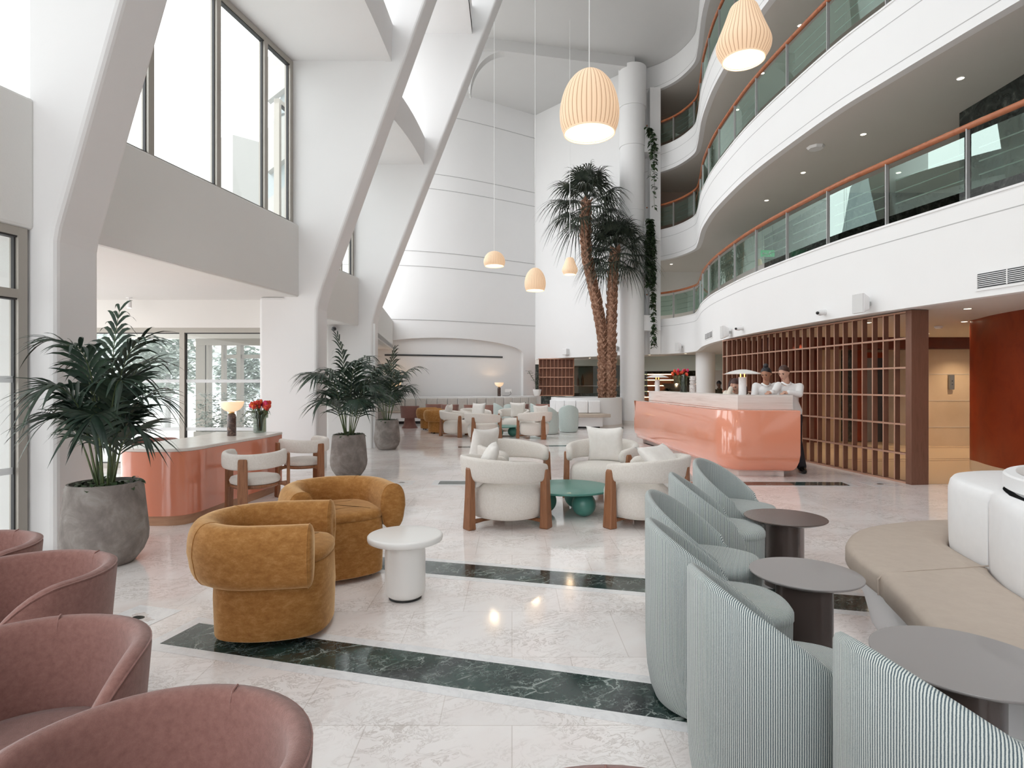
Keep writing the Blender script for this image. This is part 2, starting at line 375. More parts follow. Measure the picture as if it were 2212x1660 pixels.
# ------------------------------------------------------------------ building shell
CEIL = 13.0
CURVE = spline([(8.2,-5.2),(7.25,0),(6.72,3.2),(6.22,5.4),(5.89,6.76),(5.73,7.42),(5.46,8.64),(5.28,9.56),(5.145,10.93),(5.07,12.1),(5.07,13.23),
                (5.17,14.92),(5.32,16.03),(5.48,16.9),(5.68,17.7),(5.90,18.58),(6.02,19.37),(5.78,20.35),(5.34,21.0),(4.75,21.45)], 5)
CURVE = [(p.x,p.y) for p in CURVE]
def off_curve(pts, d):
    """shift an open polyline to its right (+) by d"""
    out = []
    for i,p in enumerate(pts):
        a = pts[max(i-1,0)]; b = pts[min(i+1,len(pts)-1)]; dx,dy = b[0]-a[0], b[1]-a[1]; L = hypot(dx,dy)
        out.append((p[0]+dy/L*d, p[1]-dx/L*d))
    return out
def ribbon(mb, pts, z0, z1, t, off=0.0):
    a = off_curve(pts, off); b = off_curve(pts, off+t)
    rows = [[(*p,z0) for p in a], [(*p,z1) for p in a], [(*p,z1) for p in b], [(*p,z0) for p in b]]
    rows = list(map(list, zip(*rows)))
    return mb.grid(rows, cu=True, capa=True, capb=True)

f = MB().prism([(-9.2,-6),(14,-6),(14,33),(-9.2,33)], -.12, 0)
struct(f.build('floor', M['floor_marble'], smooth=0))
lb = MB().prism([(5.95,8.45),(7.6,8.45),(7.66,9.75),(13.4,9.75),(13.4,20),(5.2,20),(5.2,14.4)], 0.001, .004)
struct(lb.build('lobby_floor', M['lobby_floor'], smooth=0))
for (a,b2) in (((6.4,10.9),(13,11.3)),((6.4,11.15),(13,11.55)),((6.3,13.2),(13,13.3))):
    struct(MB().wall(a,b2,.004,.0055,.025).build('trim_lobby_line', M['dark_red'], smooth=0))
g = MB().box(-90, -4.6, -40, 120, -.3, -.14)
gr = g.build('ground', M['facade_render'], smooth=0); gr['kind'] = 'structure'

# floor bands: white border below, green stone above
def band(name, pl, pr, ql, qr, bord=.075, end=True, z=.0015):
    """pl->pr is the far long edge, ql->qr the near one"""
    def ext(p, q, d): v = Vector(p)-Vector(q); return tuple(Vector(p)+v.normalized()*d)
    e = bord if end else 0
    fl = Vector(pl); fr = Vector(pr); nl = Vector(ql); nr = Vector(qr)
    w = (fl-nl).normalized(); u = (fr-fl).normalized()
    P = [fl+w*bord-u*e, nl-w*bord-u*e, nr-w*bord+u*e, fr+w*bord+u*e]
    struct(MB().prism([tuple(p) for p in P], .0006, z).build('floor_band_border', M['white_marble'], smooth=0))
    struct(MB().prism([pl,ql,qr,pr], .0008, z+.0012).build(name, M['green_marble'], smooth=0))
band('floor_band', (-1.894,3.536),(1.35,2.63),(-1.963,3.258),(1.30,2.345))
band('floor_band', (-1.45,4.975),(2.6,3.93),(-1.50,4.685),(2.5,3.65))
band('floor_band', (-1.07,8.71),(4.86,8.62),(-1.07,8.44),(4.82,8.32), .09)
band('floor_band', (-1.25,13.55),(3.0,14.05),(-1.22,13.25),(3.0,13.75), .09)
# square inlays with a small shell motif
def inlay(name, c, u, s, mot=True):
    ux = Vector(u).normalized(); uy = Vector((-ux.y,ux.x)); c = Vector(c); h = s/2
    P = [c-ux*h-uy*h, c+ux*h-uy*h, c+ux*h+uy*h, c-ux*h+uy*h]
    o = struct(MB().prism([tuple(p) for p in P], .0006, .0016).build('floor_inlay_tile', M['white_marble'], smooth=0))
    if mot:
        pts = []
        for i in range(28):
            a = 2*pi*i/28; r = s*.30*(1+.35*cos(3*a+.6)) * (.8 if i%2 else 1)
            p = c+ux*r*cos(a)+uy*r*.62*sin(a); pts.append(tuple(p))
        m = MB().prism(pts, .0016, .0028); mo = m.build('shell_motif', M['vase_marble'], o, smooth=0)
        pts = [tuple(c+ux*(s*.12*cos(2*pi*i/14)+s*.02)+uy*s*.08*sin(2*pi*i/14)) for i in range(14)]
        MB().prism(pts, .0028, .0036).build('motif_centre', M['dark_stone'], o, smooth=0)
inlay('a', (-2.32,3.62), (1,-.28), .34); inlay('b', (-1.62,8.58), (1,0), .36); inlay('c', (5.32,8.45), (1,0), .40)

# ---- main ceiling (unseen roof glazing added above the near half to bring in sky light)
c = MB()
c.box(-6.5, 6.2, 15.6, 26.5, CEIL, CEIL+.3)
c.box(-2.4, -1.2, -6, 15.6, CEIL, CEIL+.3); c.box(.8, 12, 4.2, 15.6, CEIL, CEIL+.3); c.box(3.6, 12, -6, 4.2, CEIL, CEIL+.3); c.box(-1.2, .8, -6, -4.2, CEIL, CEIL+.3)
struct(c.build('ceiling', M['ceiling_grey'], smooth=0))
rf = MB()
for y in (-1,2.3,5.6,8.9,12.2): rf.box(-1.2, .8, y-.05, y+.05, CEIL+.05, CEIL+.22)
for x in (.2,): rf.box(x-.04, x+.04, -4.2, 15.6, CEIL+.05, CEIL+.22)
rw = empty('window_roof_added'); struct(rw); rf.build('frame', M['frame_taupe'], rw, smooth=0)
MB().box(-1.2,.8,-4.2,15.6,CEIL+.12,CEIL+.13).box(.8,3.6,-4.2,4.2,CEIL+.12,CEIL+.13).build('pane', M['window_glass'], rw, smooth=0)
# beam running from the round column to the left, with an arched end
bm_ = MB()
bt = [(4.3,20.75),(2.2,20.3),(.2,19.85),(-1.0,19.6)]
ribbon(bm_, [(p.x,p.y) for p in spline(bt,6)], 12.62, CEIL+.02, .30, -.15)
struct(bm_.build('trim_ceiling_beam', M['ceiling_grey'], smooth=30))
ar = []
for i in range(17):
    a = pi/2 + i/16*pi/2
    ar.append((-.25+1.15*cos(a), 19.75, 11.2+1.42*sin(a)))
arm = MB()
rows = []
for i,p in enumerate(ar):
    a = pi/2 + i/16*pi/2; th = .34*(1-i/17)+.03
    q = (-.25+(1.15+th)*cos(a), 11.2+(1.42+th)*sin(a))
    rows.append([(p[0],19.6,p[2]),(p[0],19.95,p[2]),(q[0],19.95,q[1]),(q[0],19.6,q[1])])
arm.grid(rows, cu=True, capa=True, capb=True)
struct(arm.build('trim_arch_rib', M['ceiling_grey'], smooth=50))

# ---- fins on the entrance side
FINS = [(-3.97,5.08,5.62,.2856,2.82,-4.5,-4.24),(-3.23,9.70,10.24,.3615,2.83,-4.2,-3.78),(-3.15,13.2,13.74,.39,2.93,-4.2,-3.66)]
for (x0,ya,yb,s,zk,xl,xu) in FINS:
    top = CEIL+.1
    poly = [(xl,ya,-.05),(x0,ya,-.05),(x0,ya,zk-.12),(x0+.02,ya,zk),(x0+.10,ya,zk+.28),(x0+s*(top-zk),ya,top),(xu,ya,top),(xu,ya,2.9),(xl,ya,2.9)]
    struct(MB().solid(poly,(0,yb-ya,0)).build('wall_fin', M['plaster_white'], smooth=0, bevel=.05, bseg=3))
# ---- parapets under the upper windows
def parapet(p0, p1, z0, z1, t=.22):
    o = MB().wall(p0,p1,z0,z1,t).build('wall_parapet', M['plaster_rough'], smooth=0, bevel=.03); struct(o)
def px_line(y, x9, d): return (x9 + d*(y-9.7), y)
parapet(px_line(5.6,-3.54,.205), px_line(9.72,-3.54,.205), 2.895, 4.10)
parapet((-5.9,-2),(-4.154,5.09), 2.79, 3.93)
parapet((-4.02,10.2),(-3.46,13.22), 2.765, 3.86)
parapet((-3.5,13.7),(-4.6,22.6), 2.78, 3.9)
# soffits behind the parapets
struct(MB().prism([(-9,5.62),(-4.37,5.62),(-3.56,9.72),(-4.1,10.25),(-9,10.25)],2.9,3.02).build('ceiling_entrance', M['ceiling_paint'], smooth=0))
struct(MB().prism([(-9,10.24),(-4.02,10.24),(-3.48,13.25),(-9,13.25)],2.78,2.9).build('ceiling_side', M['ceiling_paint'], smooth=0))
struct(MB().prism([(-9,-6),(-6.1,-2),(-4.2,5.1),(-9,5.1)],2.80,2.92).build('ceiling_front', M['ceiling_paint'], smooth=0))
struct(MB().prism([(-7,13.7),(-3.5,13.7),(-4.6,22.6),(-7,22.6)],2.8,2.95).build('ceiling_rear', M['ceiling_paint'], smooth=0))
# ---- stepped bay ceilings with clerestories
def bay(ya, yb, xw0, xw1, zc, xin0, xin1, clip=None):
    struct(MB().prism([(xw0,ya),(xin0,ya),((xin0+xin1)/2+.03,(ya+yb)/2),(xin1,yb),(xw1,yb)], zc, zc+.14).build('ceiling_bay', M['plaster_white'], smooth=0))
    rs = MB(); n = 10; rows = []
    for i in range(n+1):
        t = i/n; y = ya+(yb-ya)*t; x = xin0+(xin1-xin0)*t + .12*sin(pi*t)*0.6; rows.append([(x-.10,y,zc-.012),(x,y,zc-.012),(x+.02,y,zc+.60),(x-.10,y,zc+.60)])
    rs.grid(rows, cu=True, capa=True, capb=True)
    struct(rs.build('trim_bay_edge', M['plaster_white'], smooth=50))
bay(5.6, 9.72, -4.6,-3.78, 6.82, -2.32,-2.0); bay(10.2,13.22,-3.95,-3.66,6.42,-2.35,-1.99); bay(-4,5.1,-6.4,-4.3,6.7,-3.3,-2.6)
def bay2(ya,yb,zc,xin,xl):
    struct(MB().prism([(xl,ya),(xin,ya),(xin,yb),(xl,yb)], zc, zc+.14).build('ceiling_upper_bay', M['plaster_white'], smooth=0))
    struct(MB().box(xin-.1,xin,ya,yb,zc-.012,zc+.62).build('trim_upper_bay_edge', M['plaster_white'], smooth=0))
bay2(10.2,13.22,9.38,-.9,-3.1); bay2(5.6,9.72,9.6,-.85,-3.2); bay2(-4,5.1,9.6,-1.2,-3.4)
struct(MB().box(.6,13.6,-5.6,-5.3,0,CEIL).build('wall_lightblock_rear', M['plaster_white'], smooth=0))  # unseen wall added behind the view to cut fill light
struct(MB().box(-6.5,.6,-5.6,-5.3,6.3,CEIL).build('wall_lightblock_rear_top', M['plaster_white'], smooth=0))  # unseen upper wall added to lessen light from behind
struct(MB().box(-3.6,-3.4,-6,5.1,7.2,9.65).build('wall_lightblock_clerestory', M['plaster_white'], smooth=0))  # unseen wall added to close this clerestory and dim the first fin
struct(MB().box(-2.6,-2.4,-6,5.1,9.7,CEIL).build('wall_lightblock_upper', M['plaster_white'], smooth=0))  # unseen wall added above it, blocking sky light as well
struct(MB().wall((-7.0,-6.0),(-5.13,3.0),3.9,7.1,.2).build('wall_lightblock_side_upper', M['plaster_white'], smooth=0))  # added out of view to limit sky light from the upper left glazing
struct(MB().wall((-7.2,-6.0),(-6.0,-2.0),-.05,3.9,.2).build('wall_lightblock_side', M['plaster_white'], smooth=0))  # added out of view to block light from the side
# outer wall at the far bay (blank lower part, unseen opening added above to let sky light in)
struct(MB().wall((-4.7,13.7),(-5.4,22.7),-.05,4.1,.25).build('wall_far_bay', M['plaster_white'], smooth=0))
struct(MB().wall((-4.7,13.7),(-5.4,22.7),12.0,CEIL,.25).build('wall_far_bay_top', M['plaster_white'], smooth=0))

# ---- windows
def window(n, p0, p1, z0, z1, posts, rails=(), fw=.07, fd=.10, strips=(), top_fn=None, glassm='window_glass'):
    """framed glazing from p0 to p1; posts = fractions, rails = heights"""
    w = empty('window_%d'%n, (0,0,0)); struct(w)
    d = Vector((p1[0]-p0[0],p1[1]-p0[1])); L = d.length; u = d/L; nn = Vector((-u.y,u.x))
    def seg(mb, s0, s1, za, zb, dep, o=0):
        a = Vector(p0)+u*s0+nn*(o-dep/2); b = Vector(p0)+u*s1+nn*(o-dep/2)
        mb.wall(tuple(a),tuple(b),za,zb,dep)
    fr = MB(); ga = MB()
    ps = [0]+[f*L for f in posts]+[L]
    for i,sx in enumerate(ps):
        a = sx if i==0 else (sx-fw if i==len(ps)-1 else sx-fw/2); seg(fr, a, a+fw, z0, z1, fd)
        if i < len(ps)-1: seg(ga, a+fw, a+fw+.012, z0, z1, fd*.35)
        if i > 0: seg(ga, a-.012, a, z0, z1, fd*.35)
    for z in [z0, z1-fw]+[r-fw/2 for r in rails]:
        seg(fr, 0, L, z, z+fw, fd*.98); seg(ga, 0, L, z-.014 if z>z0 else z+fw, z+.002 if z>z0 else z+fw+.014, fd*.7)
    fr.build('frame', M['frame_taupe'], w, smooth=0); ga.build('gasket', M['frame_gasket'], w, smooth=0)
    pn = MB(); seg(pn, .01, L-.01, z0+.01, z1-.01, .008); pn.build('pane', M[glassm], w, smooth=0)
    for zs in strips:
        st = MB(); seg(st, fw, L-fw, zs-.028, zs+.028, .012, .0); st.build('safety_strip', M['strip_film'], w, smooth=0)
    return w
m = bpy.data.materials.new('strip_film'); m.use_nodes = True; M['strip_film'] = m
_n2 = m.node_tree.nodes; _l2 = m.node_tree.links; _p = _n2['Principled BSDF']; _p.inputs['Base Color'].default_value = (.82,.84,.86,1); _p.inputs['Alpha'].default_value = .7; _p.inputs['Roughness'].default_value = .6
# 1 lower glazing left of the first fin, 2 vestibule side window, 3/4 tall upper glazing, 5 slit past second fin, 6 side door
window(1, (-5.95,-2.0), (-4.235,5.06), 0, 2.79, (.33,.66), (2.22,), .075, strips=(1.49,.71))
window(2, (-7.35,10.12), (-4.25,10.12), 0, 2.42, (.535,), (), .085, strips=(1.50,.67))
window(3, (px_line(5.6,-3.68,.205)), (px_line(9.70,-3.68,.205)), 4.05, 6.80, (.303,.576,.827), (), .085)
window(4, (-5.13,3.0), (-4.46,5.58), 3.9, 6.75, (.33,.66), (), .085)
window(5, (-4.12,10.22), (-3.62,13.2), 3.82, 6.45, (.5,.8), (), .07)
w2 = MB()
w2.box(-9,-7.35,10.06,10.2,0,2.95); w2.box(-7.35,-4.25,10.06,10.2,2.42,2.95); w2.box(-4.25,-4.15,10.06,10.2,0,2.95)
struct(w2.build('wall_vestibule', M['plaster_warm'], smooth=0))
w3 = MB(); w3.box(-3.78,-3.10,13.24,13.5,0,2.82); w3.box(-4.6,-3.78,13.24,13.5,2.2,2.82)
struct(w3.build('wall_side_door', M['plaster_white'], smooth=0))
window(6, (-4.55,13.30), (-3.80,13.30), 0, 2.2, (), (1.95,), .06, strips=(1.0,))

# ---- back wall (panelled, arched niche) 
BW = [(p.x,p.y) for p in spline([(-6.6,22.3),(-4.2,22.5),(-2.6,23.0),(-.9,23.9),(1.0,25.1)], 14)]
BL = [0]
for i in range(1,len(BW)): BL.append(BL[-1]+hypot(BW[i][0]-BW[i-1][0], BW[i][1]-BW[i-1][1]))
def bw(s):
    s = max(0,min(s,BL[-1]))
    for i in range(1,len(BW)):
        if BL[i] >= s:
            t = (s-BL[i-1])/(BL[i]-BL[i-1]); return (BW[i-1][0]+(BW[i][0]-BW[i-1][0])*t, BW[i-1][1]+(BW[i][1]-BW[i-1][1])*t)
    return BW[-1]
ribw = MB(); ribbon(ribw, BW[::-1], 0, CEIL, .3, .16); struct(ribw.build('wall_back', M['plaster_white'], smooth=30))
n = 90; sN0, sN1 = .9, BL[-1]-.62; rows = []
for i in range(n+1):
    s = BL[-1]*i/n
    rows.append(s)
rows = sorted(rows+[sN0-.001,sN0+.001,sN1-.001,sN1+.001])
wf = MB(); rr = []
for s in rows:
    p = bw(s); q = bw(s+.01 if s < BL[-1]-.02 else s-.01); dx,dy = q[0]-p[0], q[1]-p[1]
    if s > BL[-1]-.02: dx,dy = -dx,-dy
    L = hypot(dx,dy); nx,ny = -dy/L, dx/L
    zb = 0
    if sN0 < s < sN1: t = (s-sN0)/(sN1-sN0)*2-1; zb = 2.72+.55*sqrt(max(0,1-t*t))
    b = (p[0]+nx*.16,p[1]+ny*.16)
    rr.append([(*p,zb),(*p,CEIL),(*b,CEIL),(*b,zb)])
wf.grid(rr, cu=True, capa=True, capb=True); struct(wf.build('wall_back_arch', M['plaster_white'], smooth=25))
for z in (12.0,9.66,9.07,6.6,6.02,3.94):
    gl = MB(); ribbon(gl, BW[::-1], z-.010, z+.010, .02, -.012); struct(gl.build('trim_groove', M['groove_line'], smooth=0))
gl = MB(); pts = [bw(s) for s in [1.7+i*.2 for i in range(int((BL[-1]-2.9)/.2))]]
ribbon(gl, pts[::-1], 2.54, 2.60, .015, .135)
tag(gl.build('linear_air_grille', M['grille_dark'], smooth=0), 'long thin dark air slot set in the white niche below the arch', 'air grille')
# right part of back wall above the bar opening
struct(MB().wall((1.0,25.1),(4.2,21.55),2.52,CEIL,.3).build('wall_back_right', M['plaster_white'], smooth=0))
struct(MB().wall((4.2,21.55),(5.35,21.25),2.52,CEIL,.3).build('wall_back_pier', M['plaster_white'], smooth=0))
# cantilever blocks beside the column
for (z0,z1) in ((9.7,10.5),(6.55,7.25),(3.35,3.9)):
    struct(MB().box(4.5,5.28,20.75,21.5,z0,z1).build('wall_block', M['plaster_white'], smooth=0, bevel=.01))
struct(MB().box(4.95,5.33,20.95,21.35,2.52,12.1).build('wall_pier_edge', M['plaster_white'], smooth=0))

# round columns
def column(x,y,r,z1,name):
    prof = [(r,0),(r,.02)]
    o = MB().lathe([(r,-.02),(r,3.0),(r-.006,3.0),(r-.006,3.015),(r,3.015),(r,5.2),(r-.006,5.2),(r-.006,5.215),(r,5.215),(r,7.6),(r-.006,7.6),(r-.006,7.615),(r+.01,7.615),(r+.01,9.9),(r+.0,9.9),(r+.0,9.915),(r+.03,9.915),(r+.03,11.3),(r+.02,11.3),(r+.02,11.315),(r+.06,11.315),(r+.06,z1)] if z1>5 else [(r,0),(r,z1)], 48, (x,y,0)).build(name, M['plaster_white'])
    b = MB().lathe([(r+.012,0),(r+.012,.16),(r,.16)],48,(x,y,0)).build('column_base', M['travertine'], o)
    struct(o)
column(4.31,20.95,.43,12.75,'wall_round_column')
column(6.62,20.0,.32,2.6,'wall_lobby_column')

# ---- balcony slabs and fascias
LV = [(2.52,3.78),(5.90,7.0),(9.07,10.0),(12.07,13.02)]
far = [(7.5,23.6),(12,23.6),(12,-5.2)]
for i,(zb,zt) in enumerate(LV):
    inner = off_curve(CURVE,.1)
    slab = MB().prism(inner + ([(5.3,23.4)] if i else [(5.3,21.6)]) + [(12.5,23.4),(12.5,-5.2)], zb+.002, zt-.08)
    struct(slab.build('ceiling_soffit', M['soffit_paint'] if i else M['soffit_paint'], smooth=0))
    fa = MB(); ribbon(fa, CURVE, zb, zt-.03, .14)
    struct(fa.build('wall_balcony_fascia', M['plaster_white'], smooth=40))
    if i < 3:
        cp = MB(); ribbon(cp, CURVE, zt-.03, zt, .17, -.015); struct(cp.build('trim_fascia_cap', M['plaster_white'], smooth=40))
    for z in ([zt-.26] if i==0 else [zb+.14, zt-.30] if i<3 else [zb+.14]):
        ln = MB(); ribbon(ln, CURVE, z-.006, z+.006, .01, -.003); struct(ln.build('trim_groove', M['groove_line'], smooth=40))
# ground-floor lobby soffit continues to the back
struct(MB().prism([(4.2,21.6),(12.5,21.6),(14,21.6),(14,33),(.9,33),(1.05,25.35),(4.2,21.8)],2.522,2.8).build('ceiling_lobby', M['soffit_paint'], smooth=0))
# corridor walls per level
for i in range(3):
    z0, z1 = LV[i][1]-.08, LV[i+1][0]+.01
    cw = 'corridor_wall_warmlit' if i else 'plaster_warm'  # brown of the upper alcoves is warm light put into the wall colour
    struct(MB().box(7.35,7.65,-5.2,9.4,z0,z1).build('wall_corridor_stone', M['dark_stone'], smooth=0))
    struct(MB().box(7.35,11.8,9.4,9.6,z0,z1).build('wall_corridor_return', M['dark_stone'], smooth=0))
    struct(MB().box(11.6,11.8,9.6,13.6,z0,z1).build('wall_corridor_lift', M['beige_stone'], smooth=0))
    struct(MB().box(7.6,11.8,13.6,13.8,z0,z1).build('wall_corridor_return', M['dark_stone'], smooth=0))
    struct(MB().box(7.6,7.8,13.8,17.6,z0,z1).build('wall_corridor_side', M['dark_stone'], smooth=0))
    struct(MB().box(8.1,8.3,17.6,23.4,z0,z1).build('wall_corridor_end_side', M[cw], smooth=0))
    struct(MB().box(5.3,8.3,23.2,23.4,z0,z1).build('wall_corridor_end', M[cw], smooth=0))
    struct(MB().wall((5.33,21.3),(5.33,23.4),z0,z1,.1).build('wall_corridor_cheek', M[cw], smooth=0))

# ---- lift lobby behind the lattice
L = MB(); L.box(9.55,13.5,13.66,13.86,0,2.26); struct(L.build('wall_lift_stone', M['beige_stone'], smooth=0))
for z in (.44,1.06,1.68): struct(MB().box(9.55,13.5,13.652,13.66,z-.006,z+.006).build('trim_stone_joint', M['soffit_paint'], smooth=0))
struct(MB().box(5.9,13.5,13.4,13.9,2.26,2.53).build('wall_lift_bulkhead', M['dark_red'], smooth=0))
struct(MB().box(9.3,9.55,13.5,14.9,0,2.3).build('wall_lift_return', M['beige_stone'], smooth=0))
struct(MB().box(5.4,9.3,14.7,14.9,0,2.53).build('wall_lift_back', M['beige_stone'], smooth=0))
struct(MB().box(5.4,7.6,14.45,14.7,0,2.53).build('wall_lobby_red', M['dark_red'], smooth=0))
for (x0,x1,mn) in ((8.28,8.5,'dark_stone'),(8.55,8.85,'red_panel'),):
    struct(MB().box(x0,x1,14.6,14.7,.02,2.3).build('trim_lift_jamb', M[mn], smooth=0))
dr = empty('door_1',(0,0,0)); struct(dr)
MB().box(8.87,9.08,14.62,14.69,0,2.1).build('leaf', M['steel'], dr, smooth=0); MB().box(9.09,9.3,14.62,14.69,0,2.1).build('leaf', M['dark_steel'], dr, smooth=0)
MB().box(8.85,9.3,14.58,14.70,2.1,2.24).build('lintel', M['red_panel'], dr, smooth=0)
cpn = [(10.0,10.5),(8.6,10.3),(7.85,10.0),(7.66,9.6),(7.45,9.0),(7.34,8.2),(7.42,7.2),(7.7,6.0),(8.0,4.5),(8.2,0),(8.5,-5)]
cs = [(p.x,p.y) for p in spline(cpn,6)]
rp = MB(); ribbon(rp, cs[::-1], .17, 2.53, .2, 0); struct(rp.build('wall_red_curved', M['red_panel'], smooth=40))
rp = MB(); ribbon(rp, cs[::-1], 0, .17, .2, 0.0); struct(rp.build('baseboard_red_wall', M['beige_stone'], smooth=40))
struct(MB().box(13.5,13.7,-5,33,0,2.6).build('wall_far_right', M['beige_stone'], smooth=0))

# ---- bar / lobby beyond
struct(MB().box(1.2,13.6,32.0,32.2,0,2.6).build('wall_lobby_back', M['dark_stone'], smooth=0))
struct(MB().wall((5.0,23.1),(8.6,20.3),1.95,2.53,.2).build('wall_lobby_bulkhead', M['green_wall'], smooth=0))
struct(MB().box(5.0,9.4,31.4,31.6,0,1.9).build('wall_lobby_dark', M['green_wall'], smooth=0))
struct(MB().box(7.55,13.4,22.6,22.8,0,2.53).build('wall_lobby_white', M['plaster_white'], smooth=0))
mir = empty('window_7',(0,0,0)); struct(mir)  # tinted mirror at the bar, no window
MB().wall((2.45,25.0),(5.3,22.9),1.02,2.2,.03).build('pane', M['mirror_glass'], mir, smooth=0)
MB().wall((2.45,25.05),(5.3,22.95),2.16,2.24,.06).build('frame', M['green_wall'], mir, smooth=0)
struct(MB().wall((2.4,26.3),(4.9,25.0),0,2.55,.1).build('wall_bar_back', M['green_wall'], smooth=0))
# ------------------------------------------------------------------ furniture prototypes (local +Y = front)
def arc_pts(r, a0, a1, n): return [(r*cos(a0+(a1-a0)*i/n), r*sin(a0+(a1-a0)*i/n)) for i in range(n+1)]

def tub_chair(mat, name='tub_chair'):
    """bucket on a flared pedestal, open to the front"""
    t = empty(name); n = 44
    r_out, r_in = .315, .262; zb, zr = .33, .735
    rows = []
    a0, a1 = R(90+38), R(90+322)
    for i in range(n+1):
        u = i/n; a = a0+(a1-a0)*u
        e = min(u,1-u)*2                        # 0 at the arm ends, 1 at the back
        k = min(1, e/.38); zt = .50 + (zr-.50)*(1-(1-k)**2.2)
        ro = lambda z: r_out*(.90+.10*min(1,(z-.33)/.40)) 
        prof = []
        for z in (.34,.42,.50): prof.append((ro(z), min(z,zt-.03)))
        prof += [(ro(zt-.03), zt-.028),(ro(zt)-.006, zt-.008),((ro(zt)+r_in)/2, zt),(r_in+.006, zt-.008),(r_in, zt-.03)]
        for z in (.48,.40): prof.append((r_in*(.93+.07*min(1,(z-.33)/.40)), min(z,zt-.03)))
        rows.append([(rr*cos(a), rr*sin(a), z) for rr,z in prof])
    MB().grid(rows, cu=True, capa=True, capb=True).build('shell', mat, t, smooth=60)
    # piping along the upper outside edge and back seam
    pip = [(r[4][0]*1.0, r[4][1], r[4][2]) for r in rows]
    MB().tube([(x*1.006,y*1.006,z-.004) for x,y,z in pip], .0032, 5).build('piping', mat, t, smooth=60)
    seam = [(0,-r*1.0,z) for r,z in ((.2655,.48),(.2645,.56),(.263,.64),(.264,.71),(.272,.732),(.29,.7375))]
    MB().tube(seam, .0028, 5).build('seam', mat, t, smooth=60)
    MB().lathe([(.0,.33),(.283,.335),(.288,.36),(.285,.43),(.262,.465),(.2,.478),(0,.482)], 40, cap=False).build('seat', mat, t, smooth=60)
    MB().lathe([(0,.34),(.17,.34),(.165,.32),(.175,.22),(.215,.08),(.262,.012),(.262,0),(0,0)], 40, cap=False).build('pedestal', mat, t, smooth=50)
    return t

def roll_chair(mat, name='roll_armchair'):
    """drum seat wrapped by a tall fat roll; local +Y front"""
    t = empty(name)
    base = []
    pts = spline([(0,.38),(.24,.33),(.325,.15),(.33,-.08),(.25,-.27),(0,-.345),(-.25,-.27),(-.33,-.08),(-.325,.15),(-.24,.33)],6,True)
    o = [(p.x,p.y) for p in pts][::-1]
    MB().loft(o, [(.035,.02),(.045,0),(.25,-.008),(.44,0),(.452,.012)][::1]).build('base', mat, t, smooth=50)
    seat = MB().loft(o, [(.44,.012),(.455,-.004),(.485,.0),(.50,.02),(.512,.09),(.516,.2)]); seat.build('seat', mat, t, smooth=60)
    # roll: U path with straight arms
    path = [(.375,.30),(.382,.15)] + [(p[0],p[1]-.02) for p in arc_pts(.382, 0, -pi, 22)] + [(-.382,.15),(-.375,.30)]
    rows = []; m = 28
    for i,p in enumerate(path):
        a = path[max(i-1,0)]; b = path[min(i+1,len(path)-1)]; dx,dy = b[0]-a[0], b[1]-a[1]; L = hypot(dx,dy)
        nx,ny = dy/L*1.0, -dx/L*1.0            # inward/outward normal
        ring = []
        for j in range(m):
            th = 2*pi*j/m; c_, s_ = cos(th), sin(th)
            w = .105*abs(c_)**.8*(1 if c_>0 else -1); h = .170*abs(s_)**.8*(1 if s_>0 else -1)
            if s_ < -.2: w *= .92
            ring.append((p[0]+nx*(w), p[1]+ny*(w), .515+h))
        rows.append(ring)
    rl = MB(); rl.grid(rows, cu=True)
    for k,fw in ((0,1),(-1,1)):                 # soft end panels
        ring = rows[k]; cx_ = sum(q[0] for q in ring)/m; cz_ = .515
        fr = []
        for sc,dy in ((1,0),(.97,.012),(.85,.022),(.5,.028),(.05,.03)):
            fr.append([(cx_+(q[0]-cx_)*sc, q[1]+dy, cz_+(q[2]-cz_)*sc) for q in ring])
        rl.grid(fr, cu=True, capb=True)
    rlo = rl.build('roll_back', mat, t, smooth=70)
    for k in (0,-1):
        MB().tube(rows[k]+[rows[k][0]], .0045, 5, cap=False).build('end_piping', mat, t, smooth=60)
    for k in (8,18):
        MB().tube([(q[0]*1.001,q[1]*1.001,q[2]) for q in rows[k]]+[rows[k][0]], .0035, 5, cap=False).build('seam', mat, t, smooth=60)
    for (x,y) in ((.2,.22),(-.2,.22),(.18,-.2),(-.18,-.2)):
        MB().lathe([(.02,0),(.024,.005),(.024,.04)],12,(x,y,0)).build('foot', M['black_foot'], t)
    for c in t.children:
        for v in c.data.vertices: v.co.x *= .90; v.co.y *= .90
    return t

